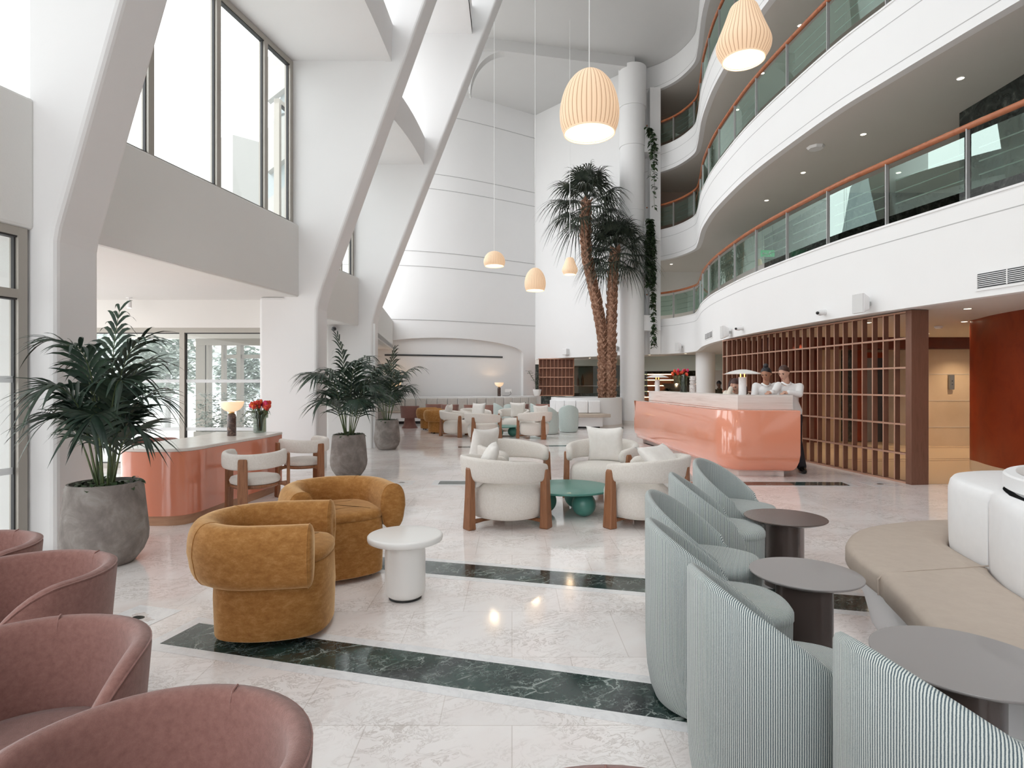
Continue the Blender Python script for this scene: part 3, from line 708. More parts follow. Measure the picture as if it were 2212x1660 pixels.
def wrap_chair(name='barrel_armchair', mat=None):
    """cream barrel armchair with a floating band and three wooden staves"""
    t = empty(name); mat = mat or M['boucle_cream']
    prof = [(0,.085),(.30,.088),(.362,.105),(.385,.15),(.396,.24),(.394,.34),(.375,.40),(.33,.438),(.2,.452),(0,.458)]
    rows = []
    for r,z in prof:
        rows.append([(r*cos(2*pi*j/44), r*(.97 if sin(2*pi*j/44)<0 else 1.0)*sin(2*pi*j/44), z) for j in range(44)])
    MB().grid(rows, cu=True).build('seat_body', mat, t, smooth=70)
    a0, a1 = R(90+52), R(90+308); n = 40; m = 20; rows = []
    for i in range(n+1):
        u = i/n; a = a0+(a1-a0)*u; e = min(u,1-u)*2; k = sin(e*pi/2)**1.2
        zc = .555+.045*k; hh = .085+.040*k; rr = .405+.035*k; tw = .046
        if e < .10: q = sqrt(max(0.0, 1-(1-e/.10)**2))*.55+.45; hh *= q; tw *= q
        ring = []
        for j in range(m):
            th = 2*pi*j/m; c_,s_ = cos(th), sin(th)
            w = tw*abs(c_)**.6*(1 if c_>0 else -1); h = hh*abs(s_)**.6*(1 if s_>0 else -1)
            lean = .028*k*s_
            ring.append(((rr+w+lean)*cos(a),(rr+w+lean)*sin(a), zc+h))
        rows.append(ring)
    MB().grid(rows, cu=True, capa=True, capb=True).build('back_band', mat, t, smooth=70)
    for a,zt in ((R(-90),.63),(R(90-66),.59),(R(90+66),.59)):
        ux,uy = cos(a),sin(a); px,py = -uy,ux; w = .055
        ri, ro = .412, .455
        if a == R(-90): ri, ro = .43,.487
        else: ri, ro = .405,.47
        def P(r,s,z): return (ux*r+px*s, uy*r+py*s, z)
        sec = []
        for z,wd,a_,b_ in ((0,1.12,-.005,.025),(.08,1.08,0,.02),(.3,1.0,0,.008),(.5,.86,0,.004),(zt-.03,.78,0,.004),(zt,.62,.004,-.002)):
            sec.append([P(ri+a_,-w*wd/1.0,z),P(ri+a_,w*wd,z),P(ro+b_,w*wd,z),P(ro+b_,-w*wd,z)])
        mb = MB().grid(sec, cu=True, capa=True, capb=True)
        mb.build('stave_leg', M['walnut'], t, smooth=0, bevel=.012, bseg=3)
        br = MB().tube([P(.06,0,.075),P(.3,0,.075),P(.43,0,.072)], [.018,.022,.034], 8, flat=.8); br.build('brace', M['walnut'], t)
    return t

def dining_wrap(name='stave_dining_chair'):
    """lighter chair: round seat, thin padded band, three staves"""
    t = empty(name); mat = M['boucle_cream']
    MB().lathe([(0,.385),(.21,.388),(.245,.405),(.255,.435),(.24,.465),(.18,.478),(0,.482)], 40, cap=False).build('seat', mat, t, smooth=70)
    MB().lathe([(0,.355),(.225,.355),(.24,.37),(.235,.392),(0,.392)], 40, cap=False).build('seat_frame', M['walnut'], t, smooth=50)
    a0, a1 = R(90+62), R(90+298); n = 34; m = 18; rows = []
    for i in range(n+1):
        u = i/n; a = a0+(a1-a0)*u; e = min(u,1-u)*2
        zc = .655+.012*cos(e*pi); hh = .082; rr = .285+.015*sin(e*pi/2); tw = .034
        if e < .12: q = sqrt(max(0.0,1-(1-e/.12)**2))*.6+.4; hh *= q*.9+.1; tw *= q
        ring = []
        for j in range(m):
            th = 2*pi*j/m; c_,s_ = cos(th), sin(th)
            w = tw*abs(c_)**.6*(1 if c_>0 else -1); h = hh*abs(s_)**.6*(1 if s_>0 else -1)
            ring.append(((rr+w)*cos(a),(rr+w)*sin(a), zc+h))
        rows.append(ring)
    MB().grid(rows, cu=True, capa=True, capb=True).build('back_band', mat, t, smooth=70)
    for a,zt in ((R(-90),.68),(R(90-72),.70),(R(90+72),.70)):
        ux,uy = cos(a),sin(a); px,py = -uy,ux; w = .052
        ri, ro = .315,.35
        def P(r,s,z): return (ux*r+px*s, uy*r+py*s, z)
        sec = [[P(ri+o,-w*wd,z),P(ri+o,w*wd,z),P(ro+o,w*wd,z),P(ro+o,-w*wd,z)] for z,wd,o in ((0,1.05,.01),(.2,1.0,.0),(.45,.95,-.0),(zt-.03,.9,0),(zt,.8,0))]
        MB().grid(sec, cu=True, capa=True, capb=True).build('stave_leg', M['walnut'], t, smooth=0, bevel=.010, bseg=3)
        MB().tube([P(.20,0,.375),P(.27,0,.37),P(.33,0,.36)], [.02,.022,.04], 8).build('brace', M['walnut'], t)
    return t

def sage_chair(name='slant_back_chair', striped=True):
    """drum chair in ribbed stripe, shell cut on a slant from a high back; local +Y front"""
    t = empty(name); ms = M['sage_stripe'] if striped else M['sage_plain']; m2 = M['sage_stripe_seat'] if striped else M['sage_plain']
    n = 64; a0, a1 = R(90+52), R(90+308); rows = []
    for i in range(n+1):
        u = i/n; a = a0+(a1-a0)*u; y = sin(a)
        e = min(u,1-u)*2
        zt = .46 + (.82-.46)*((1-(y+1)/1.62)**.85 if y < .62 else 0)
        if e < .12: zt = min(zt, .30+ .17*sqrt(max(0,1-(1-e/.12)**2))+.02)
        R0 = lambda z: .30-.035*max(0,(.22-z)/.22)**1.6
        prof = [(R0(.0)-.005,.012),(R0(.06),.06),(R0(.14),.14),(R0(.25),.25)]
        for q in (.35,.7): prof.append((.30+.004*q, .25+(zt-.25)*q))
        prof += [(.302,zt-.022),(.296,zt-.006),(.284,zt),(.272,zt-.006),(.266,zt-.022)]
        for q in (.6,.2): prof.append((.262, .25+(zt-.25)*q))
        prof += [(.258,.2),(.245,.012)]
        rows.append([(r*cos(a), r*sin(a), z) for r,z in prof])
    MB().grid(rows, cu=True, capa=True, capb=True).build('shell', ms, t, smooth=60)
    seatp = spline([(0,.335),(.17,.29),(.25,.14),(.25,-.05),(.17,-.2),(0,-.25),(-.17,-.2),(-.25,-.05),(-.25,.14),(-.17,.29)],5,True)
    o = [(p.x,p.y) for p in seatp][::-1]
    MB().loft(o, [(.415,.0),(.42,-.004),(.445,-.004),(.462,.008),(.472,.04),(.476,.12)]).build('seat', m2, t, smooth=70)
    MB().loft(o, [(.012,.03),(.03,.018),(.1,.008),(.25,.002),(.415,.0)]).build('base', ms, t, smooth=60)
    return t

def pillow(name, loc, rz, tilt, size=.48, label=''):
    """square scatter cushion standing on its edge; local +Y is its face"""
    n = 14; top = []; bot = []
    for i in range(n+1):
        r1 = []; r2 = []
        for j in range(n+1):
            u, v = i/n*2-1, j/n*2-1
            pin = 1-.13*(1-u*u)*(abs(v)**2) ; pin2 = 1-.13*(1-v*v)*(abs(u)**2)
            x = u*size/2*pin2; z = v*size/2*pin
            th = .075*((1-u**4)*(1-v**4))**.55 + .004*sin(7*u+3*v)*(1-u*u)*(1-v*v)
            r1.append((x, th, z)); r2.append((x, -th, z))
        top.append(r1); bot.append(r2)
    mb = MB(); mb.grid(top); mb.grid(bot)
    for i in range(n):
        pass
    o = mb.build(name, M['pillow_linen'], None, smooth=80)
    bm = bmesh.new(); bm.from_mesh(o.data); bmesh.ops.remove_doubles(bm, verts=bm.verts, dist=.0008); bmesh.ops.recalc_face_normals(bm, faces=bm.faces); bm.to_mesh(o.data); bm.free()
    o.location = loc; o.rotation_euler = Matrix.Rotation(rz,3,'Z').__matmul__(Matrix.Rotation(tilt,3,'X')).to_euler()
    tag(o, label, 'pillow', 'scatter cushions on the cream armchairs')
    return o

# ------------------------------------------------------------------ placing chairs: heading = direction the chair faces (deg from +X)
def put(proto, first, x, y, head, label, group, cat):
    rz = R(head-90)
    if first: o = proto; o.location = (x,y,0); o.rotation_euler = (0,0,rz)
    else: o = copy_tree(proto, (x,y,0), rz)
    tag(o, label, cat, group); return o

# mauve tub chairs
p = tub_chair(M['mauve_felt'])
for i,(x,y,h,lb,gp) in enumerate([
    (-.705,1.10,-101,'dusty pink tub chair at the very front, its rim cut by the lower edge','pink tub chairs at the front left'),
    (-1.31,1.53,-73,'dusty pink tub chair at the left edge showing its round seat','pink tub chairs at the front left'),
    (-1.89,2.24,-115,'dusty pink tub chair just in front of the big grey palm pot','pink tub chairs at the front left'),
    (-2.47,2.58,-100,'dusty pink tub chair mostly cut off by the left edge of view','pink tub chairs at the front left'),
    (.175,.80,-90,'dusty pink tub chair of which only a thin rim shows at the bottom centre','pink tub chairs at the front left'),
    (-3.38,19.3,90,'pink tub chair with a flared pedestal far back beside the potted palms','pink tub chairs by the far banquette')]):
    put(p, i==0, x, y, h, lb, gp, 'chair')
p = tub_chair(M['dusty_brown_felt'])
for i,(px,Y,h,lb) in enumerate([
    (938,21.0,80,'dusky pink tub chair back peeking out behind the far mustard chairs'),
    (972,20.6,85,'dusky pink tub chair at the far banquette behind the leftmost cream armchair'),
    (1021,20.4,88,'dusky pink tub chair at the far banquette, behind the front cream armchair'),
    (1056,20.3,95,'dusky pink tub chair with a rounded left corner beside the pale sage chair'),
    (1124,21.0,90,'dusky pink tub chair behind the large pillow of the far cream group'),
    (1176,21.1,90,'dusky pink tub chair furthest right, next to the white curved planter')]):
    put(p, i==0, (px-1106)/FPX*Y, Y, h, lb, 'pink tub chairs by the far banquette', 'chair')
# mustard
p = roll_chair(M['mustard_velvet'])
for i,(x,y,h,lb,gp) in enumerate([
    (-1.42,3.48,8,'mustard velvet roll-back armchair standing on the green marble band, seen from its side','mustard velvet armchairs in front'),
    (-1.34,4.52,-58,'mustard velvet roll-back armchair open towards the white side table','mustard velvet armchairs in front'),
    (-2.62,18.75,20,'small far mustard armchair, the left and rear one of the far pair','mustard armchairs in the distance'),
    (-2.17,17.35,20,'small far mustard armchair, the right and nearer one of the far pair','mustard armchairs in the distance')]):
    put(p, i==0, x, y, h, lb, gp, 'armchair')
# cream wrap chairs
p = wrap_chair()
for i,(x,y,h,lb,gp) in enumerate([
    (-.05,6.10,37,'cream barrel armchair seen from behind, left and nearest at the teal table','cream armchairs around the near teal table'),
    (1.36,6.12,147,'cream barrel armchair seen from behind, right and nearest at the teal table','cream armchairs around the near teal table'),
    (.03,7.38,-48,'cream barrel armchair with a big pillow at the far left of the teal table','cream armchairs around the near teal table'),
    (1.14,7.46,-118,'cream barrel armchair facing the view beyond the teal table, pillow upright','cream armchairs around the near teal table'),
    (-1.52,16.2,-10,'far cream armchair at the left of the distant group','cream armchairs in the distant group'),
    (-.74,14.95,62,'far cream armchair seen from behind, nearest of the distant group','cream armchairs in the distant group'),
    (.60,15.65,118,'far cream armchair seen from behind, at the right of the distant group','cream armchairs in the distant group'),
    (.05,17.2,-95,'far cream armchair facing the view, at the back of the distant group','cream armchairs in the distant group'),
    (-1.05,17.3,-50,'far cream armchair at the back left of the distant group','cream armchairs in the distant group')]):
    put(p, i==0, x, y, h, lb, gp, 'armchair')
pillow('scatter_cushion', (-.36,7.44,.66), R(-42-90+3), R(-14), .50, 'cream pillow leaning in the cream armchair at the far left of the teal table')
pillow('scatter_cushion', (1.22,7.62,.66), R(-118-90+6), R(-12), .50, 'cream pillow upright in the armchair that faces the view')
pillow('scatter_cushion', (-.27,6.06,.62), R(37-90-35), R(-28), .50, 'cream pillow with two peaked corners in the left armchair seen from behind')
pillow('scatter_cushion', (1.58,6.02,.62), R(147-90-12), R(-46), .54, 'cream pillow lying back in the right armchair seen from behind')
for (x,y,h,z,lb) in ((-1.78,16.25,-10,.66,'small far pillow in the left cream armchair of the distant group'),(-1.0,17.3,60,.66,'far pillow behind the nearest cream armchair of the distant group'),
                     (.18,17.38,-95,.68,'large far pillow in the rear cream armchair of the distant group'),(.78,15.5,118,.66,'far pillow showing its corner over the right distant armchair')):
    pillow('scatter_cushion', (x,y,z), R(h-90), R(-14), .48, lb)
# sage chairs
p = sage_chair()
for i,(x,y,h,lb,gp) in enumerate([
    (.915,2.01,2,'green-white striped slant-back chair, large, just left of the nearest one','striped slant-back chairs in the right row'),
    (1.135,1.44,8,'green-white striped slant-back chair in the lower right corner, nearest of all','striped slant-back chairs in the right row'),
    (.925,2.70,-4,'striped slant-back chair standing over the end of the green floor band','striped slant-back chairs in the right row'),
    (1.075,3.36,-22,'striped slant-back chair whose inside shows, facing the nearer round brown table','striped slant-back chairs in the right row'),
    (1.41,4.10,-12,'striped slant-back chair facing the farther round brown table','striped slant-back chairs in the right row'),
    (1.80,4.80,-38,'striped slant-back chair furthest back in the right row, near the peach reception','striped slant-back chairs in the right row')]):
    put(p, i==0, x, y, h, lb, gp, 'chair')
p = sage_chair(striped=False)
for i,(px,Y,h,lb) in enumerate([(1228,17.7,88,'pale sage chair seen from behind in front of the curved planter bench'),(1085,19.6,20,'pale sage chair side-on between the far pink chairs'),
                             (1108,18.6,60,'pale sage chair tucked behind the large far pillow'),(1165,19.2,10,'pale sage chair beside the far right pink chair'),
                             (1185,17.0,60,'pale sage chair half hidden by the right distant cream armchair')]):
    put(p, i==0, (px-1106)/FPX*Y, Y, h, lb, 'pale sage chairs in the distance', 'chair')
# chairs at the desk
p = dining_wrap()
put(p, True, -2.76,6.28,93,'cream chair with a wooden back stave, seen from behind at the peach desk','cream stave chairs at the peach desk','chair')
put(p, False, -2.76,7.72,150,'cream chair turned sideways beside the right end of the peach desk','cream stave chairs at the peach desk','chair')

# ------------------------------------------------------------------ tables
t = empty('side_table', (-.725,3.97,0), 0, 'white round side table with a fat cylinder foot on the marble floor', 'table')
MB().lathe([(0,.385),(.235,.385),(.249,.392),(.253,.405),(.253,.422),(.246,.430),(.235,.432),(0,.432)], 64, cap=False).build('tabletop', M['ceramic_white'], t, smooth=50)
MB().lathe([(0,.012),(.105,.012),(.128,.03),(.136,.06),(.136,.30),(.132,.35),(.115,.383),(0,.385)], 56, cap=False).build('pedestal', M['ceramic_white'], t, smooth=60)
MB().lathe([(.1,0),(.11,.001),(.11,.014)], 40).build('foot_ring', M['black_foot'], t)
def ball_table(x,y,rz,lb):
    t = empty('coffee_table', (x,y,0), rz, lb, 'coffee table', 'teal coffee tables')
    MB().lathe([(0,.262),(.478,.264),(.492,.270),(.496,.278),(.492,.288),(.482,.290),(0,.290)], 72, cap=False).build('tabletop', M['teal_lacquer'], t, smooth=50)
    for a in (R(-55),R(65),R(185)):
        MB().ball((.265*cos(a),.265*sin(a),.132), .132, 32, 20).build('ball_foot', M['teal_lacquer'], t, smooth=60)
    return t
ball_table(.635,6.62,0,'round teal coffee table on three balls between the near cream armchairs')
ball_table(-.25,16.2,1,'small far teal coffee table between the distant cream armchairs')
def brown_table(x,y,lb,r=.27,h=.5,rz=0,top='table_brown',grp='round brown tables by the curved bench'):
    t = empty('round_table', (x,y,0), rz, lb, 'table', grp)
    MB().lathe([(0,h-.030),(r*.80,h-.030),(r*.96,h-.014),(r,h-.006),(r,h-.002),(r*.992,h),(0,h)], 72, cap=False).build('tabletop', M[top], t, smooth=35)
    pts = []
    for i in range(60):
        a = 2*pi*i/60; pts.append((.128*(1+.09*cos(3*a))*cos(a), .128*(1+.09*cos(3*a))*sin(a)))
    MB().loft(pts[::-1], [(0,.0),(h-.03,0)]).build('pedestal', M['table_brown'], t, smooth=40)
    return t
brown_table(1.953,4.18,'round brown table with a glossy brown top, farthest of the three by the bench',.277,.5,.3)
brown_table(1.478,2.946,'round dark brown table with a top greyed by painted sky reflection in the middle of the striped chair row',.263,.5,.9,'table_top_sky_reflect')
brown_table(1.56,2.02,'large-looking round table top in the lower right, partly behind the nearest striped chair',.28,.5,.2,'table_top_sky_reflect')
brown_table(.62,20.6,'small far brown table between the sage and pink chairs',.3,.5,0,grp='far round tables'); brown_table(1.25,18.8,'small far round table at the end of the curved planter bench',.3,.5,0,grp='far round tables'); brown_table(-1.72,19.6,'small far brown table between the two leftmost dusky pink chairs',.28,.5,0,grp='far round tables')

# ------------------------------------------------------------------ peach concierge desk
t = empty('concierge_desk', (-3.6,6.9,0), 0, 'peach lacquered curved desk with a marble top at the left', 'desk')
def loc(pts, o=(-3.6,6.9)): return [(p[0]-o[0],p[1]-o[1]) for p in pts]
dk = [(p.x,p.y) for p in spline([(-3.17,8.05),(-3.17,7.5),(-3.24,6.95),(-3.285,6.5),(-3.30,6.2),(-3.36,6.03),(-3.52,5.95),(-3.85,5.97),(-4.06,6.06),(-4.12,6.35),(-4.06,6.8),(-4.0,7.25),(-4.03,7.75),(-4.1,8.08)],5)]
dk = loc(dk)[::-1]
def dens(pts, n=8):  # refine the long closing edge
    a, b = pts[-1], pts[0]
    return pts + [(a[0]+(b[0]-a[0])*i/n, a[1]+(b[1]-a[1])*i/n) for i in range(1,n)]
dk = dens(dk); 
ar2 = sum(dk[i-1][0]*dk[i][1]-dk[i][0]*dk[i-1][1] for i in range(len(dk)))
if ar2 < 0: dk = dk[::-1]
MB().loft(dk, [(.10,0),(.755,0)]).build('body', M['terracotta_lacquer'], t, smooth=35)
MB().loft(dk, [(0,.02),(.10,.02)]).build('plinth', M['plinth_wood'], t, smooth=35)
MB().loft(dk, [(.755,.012),(.758,-.006),(.785,-.006),(.79,0)]).build('worktop', M['desk_marble'], t, smooth=35)

def bowl_lamp(x,y,z,s,lb,power,grp='bowl lamps'):
    t = empty('table_lamp', (x,y,z), 0, lb, 'lamp', grp)
    MB().lathe([(0,0),(.052*s,0),(.054*s,.004),(.054*s,.24*s),(.048*s,.27*s),(.034*s,.285*s),(0,.285*s)], 32, cap=False).build('base', M['lamp_marble_dark'], t, smooth=50)
    MB().lathe([(.030*s,.285*s),(.036*s,.29*s),(.036*s,.30*s),(.022*s,.306*s)], 24).build('neck', M['brass'], t)
    pr = [(.02*s,.303*s)]+[(.145*s*sin(R(8+82*i/9)), .303*s+.135*s*(1-cos(R(8+82*i/9)))) for i in range(10)]
    pr += [(r-.004,zz) for r,zz in pr[::-1][:-1]]
    MB().lathe(pr, 40, cap=False).build('lamp_shade', M['bowl_glow'], t, smooth=60)
    point_light('lamp_bulb', (x,y,z+.36*s), power, (1,.66,.38), .02).parent = None
    return t
bowl_lamp(-3.57,7.44,.79,1.0,'lit bowl-shaped table lamp with a dark marble foot on the peach desk',4)

def tulips(x,y,z,s,lb,vase='glass',n=17,seed=3,rot=0,lean_x=0,sp=1.0):
    rnd = random.Random(seed)
    t = empty('tulip_vase', (x,y,z), rot, lb, 'vase of flowers', 'tulip bouquets in vases')
    if vase == 'glass':
        prof = [(0,.004),(.060,.004),(.066,.008),(.066,.155),(.084,.160),(.086,.17),(.086,.235),(.081,.235),(.081,.172),(.062,.162),(.061,.012),(0,.012)]
        MB().lathe([(r*s,zz*s) for r,zz in prof], 40, cap=False).build('vase', M['vase_glass'], t, smooth=40)
    else:
        MB().lathe([(r*s,zz*s) for r,zz in [(0,0),(.050,0),(.052,.006),(.052,.26),(.048,.26),(.046,.01),(0,.01)]], 32, cap=False).build('vase', M['vase_glass'], t, smooth=40)
    for i in range(n):
        a = rnd.uniform(0,2*pi); rr = rnd.uniform(.01,.10)*s*(1.25 if i%4==0 else .9); h = rnd.uniform(.26,.325)*s-abs(rr)*.35
        rr *= sp; lean = Vector((cos(a)*rr+lean_x*rnd.random(), sin(a)*rr, 0))
        stem = MB().tube([(cos(a)*.018*s,sin(a)*.018*s,.02*s),tuple(lean*.35+Vector((0,0,h*.55))),tuple(lean+Vector((0,0,h)))], .0035*s, 6)
        so = stem.build('stem', M['stem_green'], t)
        m = MB(); base = lean+Vector((0,0,h)); ph = rnd.random()*6
        m.lathe([(0,0),(.012*s,.004*s),(.018*s,.018*s),(.018*s,.032*s),(.012*s,.048*s),(.003*s,.052*s)], 10, tuple(base), cap=False)
        for k in range(3):
            b = ph+2*pi*k/3; c = base+Vector((cos(b)*.010*s,sin(b)*.010*s,.027*s)); m.ball(tuple(c), .011*s, 8, 6, (1,1,2.0))
        m.build('bloom', M['tulip_pink'] if i%6==2 else M['tulip_petal'], t, smooth=60)
    for i in range(10):
        a = rnd.uniform(0,2*pi); L = rnd.uniform(.12,.19)*s; w = .014*s; rows = []
        for k in range(7):
            u = k/6; r = .02*s+L*u*.95; zz = .16*s+ (.17*u - .17*u*u*rnd.uniform(.8,1.1))*s + .03*s
            c_,s_ = cos(a),sin(a); ww = w*sin(pi*min(1,u*.95+.05))
            rows.append([(c_*r-s_*ww, s_*r+c_*ww, zz),(c_*r, s_*r, zz-.004),(c_*r+s_*ww, s_*r-c_*ww, zz)])
        MB().grid(rows).build('flower_leaf', M['stem_green'], t, smooth=60)
    return t
tulips(-3.42,7.92,.79,1.25,'orange and red tulips in a stepped glass vase on the peach desk','glass',30,3,0,0,1.25)
# mauve chair behind the desk
p = tub_chair(M['mauve_felt'])
put(p, True, -4.62,7.55,-20,'dusky pink chair back showing behind the marble desk top','chair behind the peach desk','chair')
# ------------------------------------------------------------------ balcony railings
def poly_len(P):
    L = [0]
    for i in range(1,len(P)): L.append(L[-1]+hypot(P[i][0]-P[i-1][0],P[i][1]-P[i-1][1]))
    return L
def along(P, L, s):
    s = max(0,min(s,L[-1]-1e-6))
    for i in range(1,len(P)):
        if L[i] >= s:
            t = (s-L[i-1])/(L[i]-L[i-1]); return (P[i-1][0]+(P[i][0]-P[i-1][0])*t, P[i-1][1]+(P[i][1]-P[i-1][1])*t)
RAILC = [p for p in off_curve(CURVE, .06) if p[1] > 1.2]
RL = poly_len(RAILC)
for i,(lb) in enumerate(('lowest curved balcony railing with an orange wooden handrail and green glass','middle curved balcony railing, one storey above the lowest','top curved balcony railing, two storeys above the lowest')):
    T = LV[i][1]; RZ = (4.72,7.90,10.90)[i]
    t = empty('balcony_railing', (0,0,0), 0, lb, 'railing', 'curved balcony railings')
    hr = MB().tube([(*p,RZ) for p in RAILC], .041, 12); hr.build('handrail', M['rail_wood'], t)
    step = 1.22; s = RL[-1]-.06; k = 0; posts = []
    while s > 0: posts.append(s); s -= step
    for k,s in enumerate(posts):
        p = along(RAILC,RL,s); q = along(RAILC,RL,max(0,s-.05)); a = atan2(p[1]-q[1],p[0]-q[0])
        MB().obox((p[0],p[1],(T+RZ)/2-.01),(.014,.055,RZ-T-.02),a).build('post', M['rail_post'], t, smooth=0)
        if k+1 < len(posts):
            s2 = posts[k+1]; pl = [along(RAILC,RL,s-.045-(s-s2-.09)*j/4) for j in range(5)]
            g = MB(); g.grid([[(*u,T+.13) for u in pl],[(*u,RZ-.115) for u in pl]]); g.build('glass_panel', M['rail_glass'], t, smooth=30)
            if i < 2 or k < 6:
                if k % 3 != 2 or i == 0:
                    pr = off_curve([along(RAILC,RL,s2+.10+(s-s2-.20)*j/4) for j in range(5)], .055)
                    for h in (.30,.47,.64):
                        MB().tube([(*u,T+h) for u in pr], .0085, 6).build('rod', M['rail_rod'], t)

# ------------------------------------------------------------------ lattice screen
def lat(y): return (6.649-.1086*y, y)
t = empty('lattice_screen', (*lat(8.40),0), 0, 'tall brown wooden lattice screen behind the reception', 'screen')
O = lat(8.40); DX, DY = -.1086, 1.0; LN = hypot(DX,DY); ux,uy = DX/LN, DY/LN; nx,ny = uy,-ux
def LP(s,d,z): return (ux*s+nx*d, uy*s+ny*d, z)
def lbox(s0,s1,d0,d1,z0,z1):
    return MB().prism([LP(s0,d0,0)[:2],LP(s1,d0,0)[:2],LP(s1,d1,0)[:2],LP(s0,d1,0)[:2]],z0,z1)
DEP = .24
lbox(-.02,.09,-.01,DEP+.02,0,2.515).build('end_post', M['lattice_wood'], t, smooth=0, bevel=.004)
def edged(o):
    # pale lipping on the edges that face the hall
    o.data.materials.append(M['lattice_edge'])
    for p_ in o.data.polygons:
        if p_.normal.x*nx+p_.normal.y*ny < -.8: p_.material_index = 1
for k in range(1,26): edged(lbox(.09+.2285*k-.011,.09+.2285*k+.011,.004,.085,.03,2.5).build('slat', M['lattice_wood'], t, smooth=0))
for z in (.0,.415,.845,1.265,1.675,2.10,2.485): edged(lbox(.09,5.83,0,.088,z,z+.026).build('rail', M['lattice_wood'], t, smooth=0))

# ------------------------------------------------------------------ reception
t = empty('reception_counter', (3.7,11.5,0), 0, 'long glossy peach reception counter with a travertine upstand', 'reception counter')
o_ = (3.7,11.5)
fp = spline([(3.03,14.5),(3.14,12.5),(3.22,10.6),(3.26,9.6),(3.30,9.28),(3.45,9.05),(3.75,8.98),(4.15,8.97)],6)
fp = [(p.x,p.y) for p in fp]+[(4.43,8.97),(4.44,9.2),(4.44,9.45),(4.1,9.47),(3.95,9.5),(3.9,9.7),(3.88,10.5),(3.85,12),(3.80,14.3),(3.72,14.55),(3.45,14.62),(3.15,14.6)]
fp = loc(fp,o_)
a2 = sum(fp[i-1][0]*fp[i][1]-fp[i][0]*fp[i-1][1] for i in range(len(fp)))
if a2 < 0: fp = fp[::-1]
MB().loft(fp, [(.085,.24),(.09,.17),(.12,.10),(.17,.055),(.25,.02),(.36,0),(1.03,0),(1.04,.01)]).build('body', M['peach_lacquer'], t, smooth=50)
MB().loft(fp, [(0,.26),(.10,.26)]).build('plinth', M['travertine'], t, smooth=30)
mp = loc([(3.50,14.95),(3.58,9.27),(4.46,9.27),(4.46,9.62),(3.93,9.62),(3.86,14.95)],o_)
MB().prism(mp, 1.04, 1.272).build('upstand', M['travertine'], t, smooth=0, bevel=.004)
for (x,y) in ((3.222,10.8),(3.17,12.0)):
    MB().box(x-o_[0]-.0015,x-o_[0]+.002,y-o_[1]-.002,y-o_[1]+.002,.40,1.03).build('panel_joint', M['walnut'], t, smooth=0)
def canopy_lamp(x,y,z,lb):
    t = empty('canopy_lamp', (x,y,z), 0, lb, 'lamp', 'canopy lamps on the reception')
    MB().lathe([(0,0),(.058,0),(.060,.004),(.060,.286),(.057,.29),(0,.29)], 32, cap=False).build('base', M['white_marble'], t)
    for dx in (-.032,.032): MB().lathe([(.007,.288),(.007,.375)], 10, (dx,0,0)).build('light_tube', M['flame_glow'], t)
    MB().lathe([(0,.372),(.10,.368),(.2,.357),(.275,.338),(.278,.342),(.2,.375),(.12,.398),(.05,.41),(0,.412)], 48, cap=False).build('canopy', M['ceramic_white'], t, smooth=60)
    return t
canopy_lamp(3.72,9.43,1.272,'slim canopy lamp on a white stone cylinder, nearest on the reception')
canopy_lamp(3.62,14.55,1.272,'slim canopy lamp at the far end of the reception')
tulips(3.66,12.45,1.272,1.45,'orange tulips leaning left in a tall glass vase on the reception','tall',15,9,0,-.16,1.2)
t = empty('stacked_stone_vase', (3.82,12.35,1.272), 0, 'stacked round stone vase beside the tulips on the reception', 'vase')
MB().lathe([(0,0),(.068,0),(.07,.004),(.07,.16),(.062,.168),(0,.168)], 28, cap=False).build('lower_drum', M['vase_marble'], t)
MB().lathe([(0,.168),(.05,.17),(.068,.195),(.068,.225),(.05,.246),(0,.246)], 28, cap=False).build('middle_ring', M['vase_marble'], t)
MB().lathe([(0,.246),(.06,.248),(.068,.255),(.068,.335),(.06,.345),(0,.345)], 28, cap=False).build('upper_drum', M['vase_marble'], t)

# ------------------------------------------------------------------ curved bench on the right with round planter
t = empty('curved_bench', (2.6,2.6,0), 0, 'beige upholstered curved bench with a white base on the right', 'bench')
o_ = (2.6,2.6)
outer = spline([(3.9,4.25),(3.35,4.33),(2.86,4.26),(2.42,4.05),(2.11,3.70),(1.995,3.38),(1.933,3.06)],7)
outer2 = spline([(1.938,3.10),(1.83,2.72),(1.73,2.36),(1.78,2.05),(1.82,1.6),(1.84,1.0)],6)
inner = spline([(3.9,3.85),(3.35,3.98),(2.98,3.90),(2.76,3.70),(2.67,3.48),(2.60,3.18)],7)
inner2 = spline([(2.60,3.2),(2.44,2.86),(2.37,2.45),(2.45,2.0),(2.6,1.6),(2.8,1.2)],6)
def strip(a, b): return loc([(p.x,p.y) for p in a]+[(p.x,p.y) for p in b][::-1], o_)
def ccw(p):
    return p if sum(p[i-1][0]*p[i][1]-p[i][0]*p[i-1][1] for i in range(len(p))) > 0 else p[::-1]
for a,b in ((outer+outer2[2:],inner+inner2[1:]),):
    P = ccw(strip(a,b))
    MB().loft(P, [(.325,.03),(.33,.008),(.35,0),(.42,0),(.445,.012),(.455,.04)]).build('seat_cushion', M['seat_leather'], t, smooth=60)
P = ccw(strip(outer+outer2[1:], inner+inner2[1:]))
MB().loft(P, [(0,.14),(.16,.10),(.325,.03)]).build('base', M['white_gloss_base'], t, smooth=40)
bi = spline([(3.84,3.37),(3.58,3.49),(3.30,3.52),(3.02,3.44),(2.79,3.28),(2.63,3.05)],7)
bi2 = spline([(2.625,3.03),(2.56,2.84),(2.55,2.63),(2.60,2.42),(2.70,2.2),(2.84,1.9)],6)
